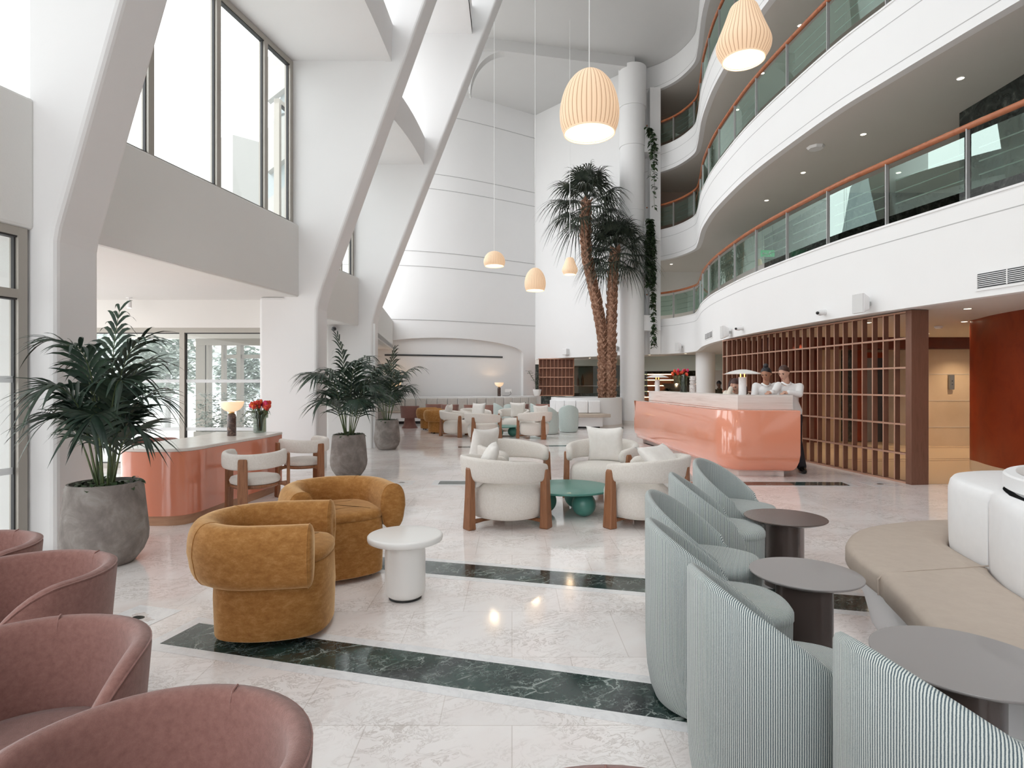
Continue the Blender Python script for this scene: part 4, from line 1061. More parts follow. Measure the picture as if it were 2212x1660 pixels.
def seam(name, pts, mat): MB().tube([(x-o_[0],y-o_[1],z) for x,y,z in pts], .0045, 6).build(name, M[mat], t)
seam('seat_seam', [(1.925,3.07,.34),(1.925,3.075,.42),(1.96,3.08,.449),(2.10,3.10,.457),(2.60,3.19,.456)], 'seat_leather')
for (p_,q_) in (((2.60,3.19),(2.63,3.10)),((2.985,3.905),(3.01,3.46))):
    d_ = Vector((q_[0]-p_[0],q_[1]-p_[1])).normalized()*.03
    seam('back_seam', [(p_[0]-d_.x*.15,p_[1]-d_.y*.15,.46),(p_[0]-d_.x*.05,p_[1]-d_.y*.05,.80),(p_[0]+d_.x*.9,p_[1]+d_.y*.9,.853),(q_[0],q_[1],.864)], 'white_leather')
for a,b in ((inner+inner2[1:],bi+bi2[1:]),):
    P = ccw(strip(a,b))
    MB().loft(P, [(.40,.012),(.46,.004),(.60,.0),(.80,.0),(.845,.010),(.865,.026)]).build('back_cushion', M['white_leather'], t, smooth=60)
t = empty('round_planter_cap', (3.37,2.70,0), 0, 'white round planter drum with a pale top behind the bench back', 'planter')
MB().lathe([(.80,0),(.80,.88),(.83,.885),(.845,.895),(.845,.962),(.835,.97),(.80,.972),(0,.972)], 80, cap=False).build('drum', M['white_gloss_base'], t, smooth=30)
MB().lathe([(.0,.976),(.79,.976)], 80, cap=False).build('top_inset', M['ceramic_white'], t)

# ------------------------------------------------------------------ pendants
PR = {'egg': [(.045,.53),(.075,.52),(.13,.48),(.185,.41),(.225,.32),(.247,.22),(.25,.14),(.238,.06),(.212,.0)],
      'bell': [(.085,.53),(.12,.50),(.145,.44),(.170,.37),(.205,.28),(.237,.20),(.25,.145),(.238,.08),(.190,.0)],
      'dome': [(.05,.36),(.10,.35),(.17,.31),(.225,.245),(.255,.175),(.268,.11),(.262,.05),(.235,.0)]}
def pendant(kind, x, y, z, lb):
    t = empty('pendant_lamp', (x,y,z), R(17*x), lb, 'pendant lamp', 'pleated fabric pendant lamps')
    pr = [(p.x,p.y) for p in spline(PR[kind],4)]
    n = 152; rows = [[(r*(1-.010*abs(cos(19*2*pi*j/n/1.0))**10)*cos(2*pi*j/n), r*(1-.010*abs(cos(19*2*pi*j/n))**10)*sin(2*pi*j/n), zz) for j in range(n)] for r,zz in pr]
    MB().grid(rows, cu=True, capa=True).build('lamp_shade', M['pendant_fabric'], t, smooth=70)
    rb = pr[-1][0]
    MB().tube([(rb*cos(2*pi*j/48),rb*sin(2*pi*j/48),0) for j in range(49)], .007, 6, cap=False).build('rim', M['pendant_rim'], t)
    MB().lathe([(0,.018),(rb-.004,.010)], 48, cap=False).build('diffuser', M['diffuser_glow'], t)
    h = PR[kind][0][1]
    MB().tube([(0,0,h),(0,0,CEIL-z+(.1 if y < 15.6 else 0))], .0045 if y < 10 else .008, 6).build('cord', M['plastic_white'], t)
    point_light('lamp_bulb', (x,y,z-.06), 5 if y < 10 else 4, (1,.72,.46), .1)
pendant('egg', .655, 4.95, 3.575, 'large egg-shaped pleated pendant lamp hanging in the centre')
pendant('bell', 2.20, 5.55, 4.53, 'large bell-shaped pleated pendant lamp in front of the balconies')
pendant('dome', -.437, 14.5, 4.38, 'small flat dome pendant lamp, leftmost of the far three')
pendant('egg', .547, 13.8, 3.66, 'small egg-shaped pendant lamp, lowest of the far three')
pendant('bell', 1.832, 18.5, 4.92, 'small bell-shaped pendant lamp just left of the tall palm trunks')

# ------------------------------------------------------------------ back banquette with ledge
t = empty('back_banquette', (0,0,0), 0, 'long white banquette with grey back cushions under the arch wall', 'banquette')
BS = [s for s in [1.95+i*.25 for i in range(60)] if s < BL[-1]-.1]
def bwo(d):
    pts = [bw(s) for s in BS]; return off_curve(pts, d)
def ledge_poly(d0,d1):
    a = bwo(d0); b = bwo(d1); return [list(x) for x in a], [list(x) for x in b]
def lrib(mb, d0, d1, z0, z1):
    a = bwo(d0); b = bwo(d1)
    rows = [[(*a[i],z0),(*a[i],z1),(*b[i],z1),(*b[i],z0)] for i in range(len(a))]
    return mb.grid(rows, cu=True, capa=True, capb=True)
lrib(MB(), .22, .85, 0, .96).build('ledge', M['plaster_white'], t, smooth=30)
lrib(MB(), .85, 1.38, .10, .40).build('seat_base', M['white_gloss_base'], t, smooth=30)
lrib(MB(), .85, 1.42, .40, .47).build('seat', M['seat_leather'], t, smooth=30, bevel=.02)
lrib(MB(), .86, 1.30, 0, .10).build('plinth', M['black_foot'], t, smooth=30)
fr = bwo(.85); FL = poly_len(fr); s = .2
while s < FL[-1]-.3:
    a = along(fr,FL,s); b = along(fr,FL,s+.375); dx,dy = b[0]-a[0], b[1]-a[1]; Ld = hypot(dx,dy)
    c = ((a[0]+b[0])/2+dy/Ld*.05,(a[1]+b[1])/2-dx/Ld*.05,.69)
    MB().obox(c,(.372,.09,.45),atan2(dy,dx)).build('back_cushion', M['ledge_cushion'], t, smooth=40, bevel=.02); s += .395
bowl_lamp(-.52,23.55,.96,1.25,'lit bowl-shaped table lamp on the white ledge under the arch',5)
bowl_lamp(-4.35,21.95,.96,1.25,'lit bowl-shaped table lamp on the ledge, glimpsed through the palm leaves',6)
t = empty('wall_socket_box', (-.14,24.0,1.12), R(-30), 'small white socket box with a cable on the niche wall', 'socket')
MB().box(-.16,.16,-.03,.02,0,.12).build('box', M['plastic_white'], t, smooth=0)
MB().tube([(.10,-.035,.03),(.14,-.05,-.08),(.05,-.1,-.155),(-.2,-.15,-.155)], .008, 6).build('cable', M['black_foot'], t)

# curved palm planter with its bench
PC = (2.62,20.62)
t = empty('palm_planter', (*PC,0), 0, 'white curved planter wall around the two tall palms', 'planter')
MB().lathe([(1.24,0),(1.24,.985),(1.10,.985),(1.10,.90)], 90, cap=False).build('wall', M['plaster_white'], t, smooth=30)
MB().lathe([(0,.90),(1.10,.90)], 60, cap=False).build('soil', M['soil'], t)
MB().lathe([(1.252,0),(1.252,.08),(1.24,.08)], 90, cap=False).build('plinth', M['travertine'], t)
t = empty('planter_bench', (*PC,0), 0, 'beige curved bench with white back cushions on the palm planter wall', 'bench')
def ring(mb, r0, r1, a0, a1, z0, z1, n=30):
    rows = []
    for i in range(n+1):
        a = a0+(a1-a0)*i/n
        rows.append([(r0*cos(a),r0*sin(a),z0),(r0*cos(a),r0*sin(a),z1),(r1*cos(a),r1*sin(a),z1),(r1*cos(a),r1*sin(a),z0)])
    return mb.grid(rows, cu=True, capa=True, capb=True)
ring(MB(),1.26,1.86,R(212),R(288),.37,.48).build('seat', M['seat_leather'], t, smooth=40, bevel=.02)
ring(MB(),1.26,1.62,R(212),R(282),.06,.37).build('base', M['white_gloss_base'], t, smooth=40)
ring(MB(),1.26,1.5,R(212),R(280),0,.06).build('plinth', M['black_foot'], t, smooth=40)
for k in range(5):
    a = R(196+17.5*k); ring(MB(),1.26,1.37,a,a+R(16.8),.49,.90,8).build('back_cushion', M['white_leather'], t, smooth=40, bevel=.02)

# ------------------------------------------------------------------ pigeonhole shelf, bar, lobby things
t = empty('pigeonhole_shelf', (1.12,24.2,0), R(-6), 'brown wooden pigeonhole shelf on the ledge beside the bar', 'shelf')
WS, HS = 1.42, 1.53; Z0 = .97
MB().box(0,WS,.28,.30,Z0,Z0+HS).build('back_panel', M['shelf_wood'], t, smooth=0)
for k in range(10): MB().box(k*WS/9-.009,k*WS/9+.009,.0,.28,Z0,Z0+HS).build('divider', M['shelf_wood'], t, smooth=0)
for k in range(5): MB().box(0,WS,-.025,.285,Z0+k*HS/4.02-.016,Z0+k*HS/4.02+.016).build('shelf', M['shelf_front'], t, smooth=0)
MB().box(WS,WS+.03,-.12,.60,Z0,Z0+HS).build('side_panel', M['walnut'], t, smooth=0)
MB().box(-.03,WS+.03,-.01,.30,Z0+HS-.03,Z0+HS+.01).build('top', M['shelf_wood'], t, smooth=0)
t = empty('potted_plant', (1.02,23.75,.96), 0, 'small leafy plant in a white round pot on the ledge', 'potted plant')
MB().lathe([(0,0),(.09,0),(.14,.08),(.175,.24),(.175,.27),(.16,.27),(.15,.22),(0,.22)], 32, cap=False).build('pot', M['pot_white'], t, smooth=50)
rnd = random.Random(5); lf = MB(); st = MB(); st.tube([(0,0,.2),(-.02,0,.5),(.03,0,.85)], .012, 6); st.tube([(0,0,.45),(-.18,0,.72),(-.36,0,1.02)], .009, 6)
def leafq(mb, b, d, L, w, droop=.3):
    d = Vector(d).normalized(); s_ = d.cross(Vector((0,0,1)))
    s_ = s_.normalized() if s_.length > .01 else Vector((1,0,0)); b = Vector(b)
    up = s_.cross(d)
    rows = []
    for k,(u,ww) in enumerate(((0,.15),(.3,.9),(.6,1),(.85,.55),(1,.03))):
        c = b+d*L*u+Vector((0,0,-droop*L*u*u)); rows.append([c-s_*w*ww+up*w*.25*ww, c, c+s_*w*ww+up*w*.25*ww])
    mb.grid(rows)
for i in range(60):
    u = rnd.random(); p = Vector((.03*u,0,.3+.6*u)) if i%3 else Vector((-.36*u,0,.45+.57*u))
    a = rnd.uniform(0,2*pi); leafq(lf, p, (cos(a),sin(a),.35), rnd.uniform(.12,.2), .04)
lf.build('foliage', M['kentia_leaf'], t, smooth=50); st.build('stem', M['stem_green'], t)
# bar counter and shelf with bottles behind the mirror
t = empty('bar_counter', (3.9,23.4,0), 0, 'dark low bar counter beneath the bar mirror', 'counter')
MB().wall((-1.35,1.25),(1.1,-.55),0,1.06,.35).build('body', M['dark_stone'], t, smooth=0)
t = empty('glass_shelf', (3.3,24.45,1.36), R(-36), 'thin glass shelf with bottles behind the bar', 'shelf')
MB().box(-.75,1.3,-.10,.10,0,.015).build('board', M['rail_rod'], t, smooth=0)
def bottle(x,y,z,s,mat,lb,grp):
    t = empty('bottle', (x,y,z), 0, lb, 'bottle', grp)
    MB().lathe([(0,0),(.036*s,0),(.038*s,.005),(.038*s,.18*s),(.03*s,.215*s),(.013*s,.245*s),(.012*s,.30*s),(0,.30*s)], 16, cap=False).build('glass', M[mat], t)
    MB().lathe([(.0135*s,.27*s),(.0135*s,.303*s),(0,.303*s)], 12, cap=False).build('cap', M['dark_steel'], t)
for k,(d,s_) in enumerate(((-.62,1.1),(-.40,1.25))):
    bottle(3.3+d*cos(R(-36)),24.45+d*sin(R(-36)),1.375,s_*1.3,'dark_stone',('dark wine bottle on the glass shelf, nearest the pigeonhole shelf','taller dark wine bottle on the glass shelf, second from the pigeonhole shelf')[k],'bottles behind the bar')
t = empty('table_lamp', (4.6,23.85,1.0), 0, 'amber-shaded table lamp between the palm trunk and the round column', 'lamp')
MB().lathe([(0,0),(.10,0),(.11,.05),(.05,.16),(.10,.26),(.03,.36),(.02,.42)], 24).build('base', M['lamp_marble_dark'], t)
MB().lathe([(.25,.40),(.20,.68)], 32, cap=False).build('lamp_shade', M['amber_shade'], t)
# lit bottle shelving in the far lobby
t = empty('display_shelving', (6.6,30.9,0), 0, 'warm lit wooden bottle shelving far behind the reception', 'shelving')
MB().box(-.9,1.9,.2,.25,0,1.98).build('back_panel', M['shelf_wood'], t, smooth=0)
for z in (.75,1.05,1.35,1.65,1.95):
    MB().box(-.9,1.9,-.15,.2,z,z+.025).build('shelf', M['shelf_wood'], t, smooth=0)
    MB().box(-.9,1.9,-.16,-.15,z-.01,z+.03).build('light_strip', M['shelf_glow'], t, smooth=0)
for x in (-.9,.0,.95,1.88): MB().box(x,x+.03,-.15,.2,0,1.98).build('divider', M['walnut'], t, smooth=0)
rnd = random.Random(8)
for z in (.775,1.075,1.375,1.675):
    for k in range(5): bottle(6.6-.75+k*.42+rnd.uniform(-.08,.08),30.85,z,rnd.uniform(.6,.8),rnd.choice(['vase_glass','dark_stone','ceramic_white']),'%s from the left on the %s lit shelf far behind the reception' % (('bottle, first','bottle, second','bottle, third','bottle, fourth','bottle, fifth')[k],{.775:'lowest',1.075:'second lowest',1.375:'second highest',1.675:'highest'}[z]),'bottles on the far lit shelving')
t = empty('potted_plant', (7.0,26.2,0), 0, 'bushy plant in a pale pot behind the far canopy lamp', 'potted plant')
MB().lathe([(0,.8),(.12,.8),(.16,1.12),(.15,1.12),(0,1.1)], 20, cap=False).build('pot', M['pot_white'], t)
MB().box(-.3,.3,-.3,.3,0,.8).build('stand', M['dark_stone'], t, smooth=0)
lf = MB()
for i in range(40):
    a = rnd.uniform(0,2*pi); leafq(lf, (0,0,1.12), (cos(a),sin(a),rnd.uniform(.3,1.8)), rnd.uniform(.35,.6), .035, .7)
lf.build('foliage', M['kentia_leaf'], t, smooth=50)
t = empty('grand_piano', (8.15,27.6,0), R(8), 'black grand piano with its lid up in the far lobby', 'piano')
pp = [(p.x,p.y) for p in spline([(-.75,-.35),(.75,-.35),(.76,.1),(.5,.5),(.35,1.0),(-.2,1.25),(-.7,1.0),(-.76,.3)],5,True)]
MB().prism(ccw(pp),.75,1.02).build('body', M['lens_black'], t, smooth=30)
MB().box(-.72,.72,-.6,-.3,.72,.80).build('keyboard', M['pot_white'], t, smooth=0)
MB().solid([(-.75,.0,1.03),(.72,.0,1.03),(.3,.95,1.45),(-.72,.95,1.45)],(0,0,.025)).build('lid', M['lens_black'], t, smooth=0)
for (x,y) in ((-.6,-.2),(.6,-.2),(-.2,1.0)): MB().lathe([(.04,0),(.055,.75)],12,(x,y,0)).build('leg', M['lens_black'], t)
t = empty('table_lamp', (8.2,25.9,0), 0, 'amber-shaded lamp glowing behind the stone vase in the far lobby', 'lamp')
MB().lathe([(.10,0),(.03,.05),(.02,1.15)], 16).build('base', M['brass'], t); MB().lathe([(.22,1.15),(.18,1.5)], 28, cap=False).build('lamp_shade', M['amber_shade'], t)

# ------------------------------------------------------------------ fittings on the walls
def curve_at(px):
    k = (px-1106)/FPX
    best = None
    for i in range(1,len(CURVE)):
        a,b = CURVE[i-1],CURVE[i]
        fa, fb = a[0]-k*a[1], b[0]-k*b[1]
        if fa*fb <= 0 and a[1] > 3:
            t_ = fa/(fa-fb); p = (a[0]+(b[0]-a[0])*t_, a[1]+(b[1]-a[1])*t_)
            return p, atan2(b[1]-a[1], b[0]-a[0])
    return None
def speaker(px,py,lb,s=1.0):
    p,a = curve_at(px); z = HC+(830-py)/FPX*p[1]
    t = empty('wall_speaker', (p[0],p[1],z), a, lb, 'loudspeaker', 'white speakers on the balcony face')
    MB().obox((0,.05,0),(.05,.08,.06)).build('bracket', M['grille_grey'], t, smooth=0)
    c = MB(); w,h,d = .115*s,.155*s,.15*s
    rows = [[(-w*.6,.07,-h*.6),(w*.6,.07,-h*.6),(w*.6,.07,h*.6),(-w*.6,.07,h*.6)],[(-w,.07+d,-h),(w,.07+d,-h),(w,.07+d,h),(-w,.07+d,h)]]
    o = c.grid(rows, cu=True, capa=True, capb=True).build('cabinet', M['plastic_white'], t, smooth=0, bevel=.02, bseg=3)
    MB().obox((0,.225*1.0,0),(w*1.8,.008,h*1.85)).build('front_grille', M['ceiling_grey'], t, smooth=0, bevel=.015)
    return t
speaker(1880,657,'white wall speaker above the lattice screen, the largest one')
speaker(1580,718,'white wall speaker above the left end of the lattice screen')
speaker(1474,750,'small white wall speaker near the hanging vine, furthest on the balcony face')
def camera_dome(loc_, rz, lb, dark=False):
    t = empty('security_camera', loc_, rz, lb, 'security camera', 'security cameras')
    MB().tube([(0,0,0),(0,.03,0)], .05, 16).build('mount', M['plastic_white'], t)
    MB().tube([(0,.03,0),(-.02,.10,-.01),(-.06,.17,-.02)], [.045,.05,.036], 16).build('housing', M['dark_steel' if dark else 'plastic_white'], t)
    MB().ball((-.065,.18,-.022), .026, 12, 8).build('lens', M['lens_black'], t)
for px,py,lb in ((1782,675,'white bullet camera between the two speakers above the lattice'),(1605,709,'white bullet camera over the left end of the lattice')):
    p,a = curve_at(px); camera_dome((p[0],p[1],HC+(830-py)/FPX*p[1]), a, lb)
camera_dome((-4.02,13.22,2.70), R(180), 'dark dome camera high on the wall beside the side door', True)
def vent(px0,px1,py0,py1,lb):
    (p,a),(q,_) = curve_at(px0), curve_at(px1)
    z1 = HC+(830-py0)/FPX*p[1]; z0 = HC+(830-py1)/FPX*p[1]
    a = atan2(p[1]-q[1],p[0]-q[0]); L = hypot(p[0]-q[0],p[1]-q[1])
    t = empty('air_vent', (q[0],q[1],z0), a, lb, 'air vent')
    h = z1-z0
    MB().box(0,L,-.02,.015,-.02,h+.02).build('frame', M['plastic_white'], t, smooth=0)
    MB().box(.03,L-.03,.012,.018,.012,h-.012).build('back_panel', M['grille_dark'], t, smooth=0)
    n = 7
    for k in range(n): MB().obox((L/2,.022,.02+(h-.04)*(k+.5)/n),(L-.06,.008,(h-.04)/n*.38)).build('louvre', M['plastic_white'], t, smooth=0)
    k = 1
    while k*.35 < L: MB().obox((k*.35,.026,h/2),(.012,.008,h-.03)).build('divider', M['plastic_white'], t, smooth=0); k += 1
vent(2108,2330,592,627,'long white louvred air vent high on the right under the lowest balcony')
vent(1524,1540,722,735,'small louvred air vent on the curved balcony face left of the lattice')
for (p0,p1,z0,z1,lb) in (((1.27,24.9),(2.12,24.0),2.66,2.80,'grey air grille over the pigeonhole shelf'),((3.60,22.16),(3.95,21.76),2.72,2.86,'grey air grille between the palm trunk and round column')):
    d = Vector((p1[0]-p0[0],p1[1]-p0[1])); 
    o = MB().wall(p0,p1,z0,z1,-.06).build('air_grille', M['grille_grey'], None, smooth=0); tag(o, lb, 'air grille')
t = empty('wall_speaker', (2.28,23.78,2.68), R(-48), 'white speaker beside the grille over the pigeonhole shelf', 'loudspeaker', 'white speakers on the balcony face')
MB().box(-.1,.14,-.25,0,-.05,.2).build('cabinet', M['plastic_white'], t, smooth=0, bevel=.02)
# downlights
def downlight(x,y,z,lb,grp,e=6):
    t = empty('downlight', (x,y,z), 0, lb, 'downlight', grp)
    MB().lathe([(.055,-.004),(.055,.006),(.045,.006),(.045,-.004)], 24, cap=False).build('trim_ring', M['plastic_white'], t)
    MB().lathe([(0,-.001),(.045,-.001)], 24, cap=False).build('lamp', M['downlight_glow'], t)
    l = bpy.data.lights.new('downlight_beam','SPOT'); l.energy = e; l.color = (1,.74,.48); l.spot_size = R(110); l.spot_blend = .8; l.shadow_soft_size = .04
    lo = bpy.data.objects.new('downlight_beam', l); COL.objects.link(lo); lo.location = (x,y,z-.02)
def at_z(px,py,z):
    Y = (z-HC)*FPX/(830-py); return ((px-1106)/FPX*Y, Y)
for (px,py,w_) in ((2075,169,'downlight furthest right in the ceiling above the lowest balcony'),(1865,290,'bright downlight right of the flat octagonal ceiling device'),(1941,373,'downlight seen through the glass of the lowest balcony railing'),
                (1735,373,'downlight just below the flat octagonal ceiling device'),(1656,433,'downlight furthest left of the row above the lowest balcony'),(1450,571,'downlight in the alcove ceiling beside the hanging ivy')):
    x,y = at_z(px,py,5.90); downlight(x,y,5.898,w_,'downlights above the lowest balcony',10)
for (px,py,w_) in ((1728,55,'uppermost downlight above the middle balcony, touching its handrail'),(1647,158,'downlight under the bell pendant, above the middle balcony'),(1593,237,'lowest downlight above the middle balcony, seen in its glass')):
    x,y = at_z(px,py,9.07); downlight(x,y,9.068,w_,'downlights above the middle balcony',10)
for (px,py,w_) in ((2090,667,'large ground floor downlight above the dark red wall'),(2083,695,'ground floor downlight just below the large one by the red wall'),(1876,697,'downlight seen through the top row of the lattice screen'),
                (1403,767,'small downlight right of the round column over the lobby'),(1481,764,'small downlight above the tulips on the reception')):
    x,y = at_z(px,py,2.52); downlight(x,y,2.518,w_,'downlights in the ground floor ceiling',12)
for (x,y) in ((7.2,10.6),(8.8,12.4),(10.3,13.0),(8.0,13.6),(6.6,13.2),(10.9,11.2)): downlight(x,y,2.518,'warm downlight in the lift lobby ceiling glimpsed behind the lattice screen','downlights over the lift lobby',75)
for (x,y) in ((6.5,23.5),(8.5,29.5),(12,28),(4.5,28),(9.5,24.5),(3.2,24.0)): downlight(x,y,2.518,'warm downlight in the rear lobby ceiling beyond the round column','downlights over the rear lobby',60)
t = empty('smoke_detector', (*at_z(2028,705,2.52),2.518), 0, 'round white smoke detector on the lobby ceiling', 'smoke detector')
MB().lathe([(0,-.05),(.05,-.045),(.07,-.02),(.075,0)], 24).build('body', M['plastic_white'], t)
t = empty('ceiling_access_point', (*at_z(1762,317,5.9),5.898), .4, 'flat octagonal white device on the ceiling above the lowest balcony', 'ceiling device')
MB().lathe([(0,-.045),(.13,-.045),(.16,0)], 8).build('body', M['plastic_white'], t, smooth=0)
t = empty('exit_sign', (*[q for q in at(1658,548,16.4)[:2]], at(1658,548,16.4)[2]), 0, 'green lit exit sign showing a running figure behind the balcony glass', 'exit sign')
MB().box(-.19,.19,-.02,.02,-.09,.09).build('panel', M['exit_glow'], t, smooth=0); MB().box(-.15,-.14,-.01,.01,.09,5.9-t.location.z).build('hanger', M['steel'], t, smooth=0); MB().box(.14,.15,-.01,.01,.09,5.9-t.location.z).build('hanger', M['steel'], t, smooth=0)
mk = MB(); mk.box(-.15,-.03,-.024,-.021,-.012,.012); mk.solid([(-.17,-.024,0),(-.12,-.024,.05),(-.12,-.024,-.05)],(0,.003,0))
mk.ball((.06,-.023,.055),.014,8,6,(1,.2,1)); mk.solid([(.03,-.024,.035),(.075,-.024,.035),(.065,-.024,-.01),(.10,-.024,-.06),(.085,-.024,-.065),(.05,-.024,-.02),(.01,-.024,-.06),(0,-.024,-.05),(.035,-.024,-.005)],(0,.003,0))
mk.build('pictogram', M['plastic_white'], t, smooth=0)
t = empty('ceiling_spotlight', (*at_z(279,643,2.9),2.9), 0, 'white cylinder spotlight on the ceiling over the entrance recess', 'spotlight')
MB().lathe([(.045,-.012),(.05,0)], 24).build('mount', M['plastic_white'], t); MB().tube([(0,0,-.01),(0,0,-.06)], .01, 8).build('stem', M['plastic_white'], t)
MB().lathe([(.036,-.06),(.038,-.17),(.036,-.175)], 24).build('housing', M['plastic_white'], t); MB().lathe([(0,-.176),(.03,-.176)], 20, cap=False).build('lamp', M['downlight_glow'], t)
t = empty('lift_call_panel', (*[q for q in at(2057,825,13.6)[:2]], 1.32), 0, 'steel lift call panel on the beige stone wall', 'call panel')
MB().box(-.055,.055,0,.05,0,.34).build('plate', M['steel'], t, smooth=0, bevel=.004)
for z in (.12,.20): MB().tube([(0,.0,z),(0,-.008,z)], .014, 12).build('button', M['dark_steel'], t)
# ------------------------------------------------------------------ kentia palms in grey pots
def kentia(x, y, seed, lb, H=1.5, spread=1.0, nf=16, pr=1.0):
    rnd = random.Random(seed)
    t = empty('potted_palm', (x,y,0), rnd.uniform(0,6), lb, 'potted palm', 'grey pots with leafy palms')
    prof = [(0,0),(.185,0),(.205,.012),(.262,.09),(.292,.17),(.298,.24),(.283,.40),(.262,.62),(.250,.655),(.232,.655),(.235,.60),(0,.59)]
    MB().lathe([(r*pr,z) for r,z in prof], 56, cap=False).build('pot', M['concrete_pot'], t, smooth=50)
    MB().lathe([(0,.605),(.234*pr,.60)], 32, cap=False).build('soil', M['soil'], t)
    for k in range(nf):
        tier = (k/(nf-1)); az = k*2.399+rnd.uniform(-.35,.35)
        L = H*(1.06-.50*tier)*rnd.uniform(.85,1.1); ang = R(rnd.uniform(2,9)+20*tier)
        bend = rnd.uniform(.85,1.25); d = Vector((cos(az),sin(az),0)); p = Vector((.05*cos(az),.05*sin(az),.60)); path = [p.copy()]
        n = 20
        if k == 0: ang = R(1); bend = .25; L = 1.02*H
        for i in range(n):
            u = i/n; ang += (max(0,u-.25)**1.3)*bend*.36
            p = p + (d*sin(ang)*spread + Vector((0,0,cos(ang))))*L/n; path.append(p.copy())
        fr = MB(); fr.tube([tuple(q) for q in path], [.009*(1-i/len(path)*.8) for i in range(len(path))], 5)
        side = Vector((-sin(az),cos(az),0)); fb = MB(); nl = 14
        for j in range(nl):
            u = .40+.59*j/(nl-1); fi = u*n; i0 = min(int(fi),n-1); q = path[i0].lerp(path[i0+1], fi-i0)
            tg = (path[i0+1]-path[i0]).normalized(); v0 = j/(nl-1)
            LL = (.17+.16*sin(pi*min(1,v0*.85+.18)))*H*rnd.uniform(.85,1.08); w = .0125*H*(.7+.45*sin(pi*v0))
            for sgn in (-1,1):
                dr = (side*sgn*(.80-.35*v0) + tg*(.60+.5*v0) + Vector((0,0,.10+rnd.uniform(-.12,.12)))).normalized()
                rows = []; s2 = tg*.9-side*sgn*.2; s2 = (s2 - dr*s2.dot(dr)).normalized(); nrm = dr.cross(s2); droop = rnd.uniform(.35,.85)
                for (v,ww) in ((0,.25),(.15,.8),(.38,1),(.6,.85),(.8,.5),(.92,.22),(1,.02)):
                    c = q + dr*LL*v + Vector((0,0,-droop*LL*v**2.2))
                    rows.append([c-s2*w*ww+nrm*w*.25*ww*sgn, c, c+s2*w*ww+nrm*w*.25*ww*sgn])
                fb.grid(rows)
        f_ = fb.build('frond', M['kentia_leaf'], t, smooth=60, recalc=False)
        fr.build('stalk', M['stem_green'], f_, smooth=60)
    gc = MB()
    for i in range(90):
        a = rnd.uniform(0,2*pi); r = rnd.uniform(.03,.22)*pr; leafq(gc,(r*cos(a),r*sin(a),.60+rnd.uniform(0,.06)),(cos(a)+rnd.uniform(-.6,.6),sin(a)+rnd.uniform(-.6,.6),rnd.uniform(.2,1.1)),rnd.uniform(.06,.12),.024,.6)
    gc.build('ground_cover', M['ivy_leaf'], t, smooth=60, recalc=False)
kentia(-3.30,4.74,3,'big leafy palm in a weathered grey pot beside the first fin and the peach desk',1.46,.62,17,1.03)
kentia(-2.59,9.27,11,'leafy palm in a brown-grey pot behind the turned cream chair',1.60,.95,16,.97)
kentia(-2.78,13.0,23,'leafy palm in a grey pot standing alone further back, reflected in the floor',1.62,.9,15,.97)
kentia(-3.95,17.0,31,'grey pot with a palm half hidden behind the other potted palms',1.2,.7,9,.97)

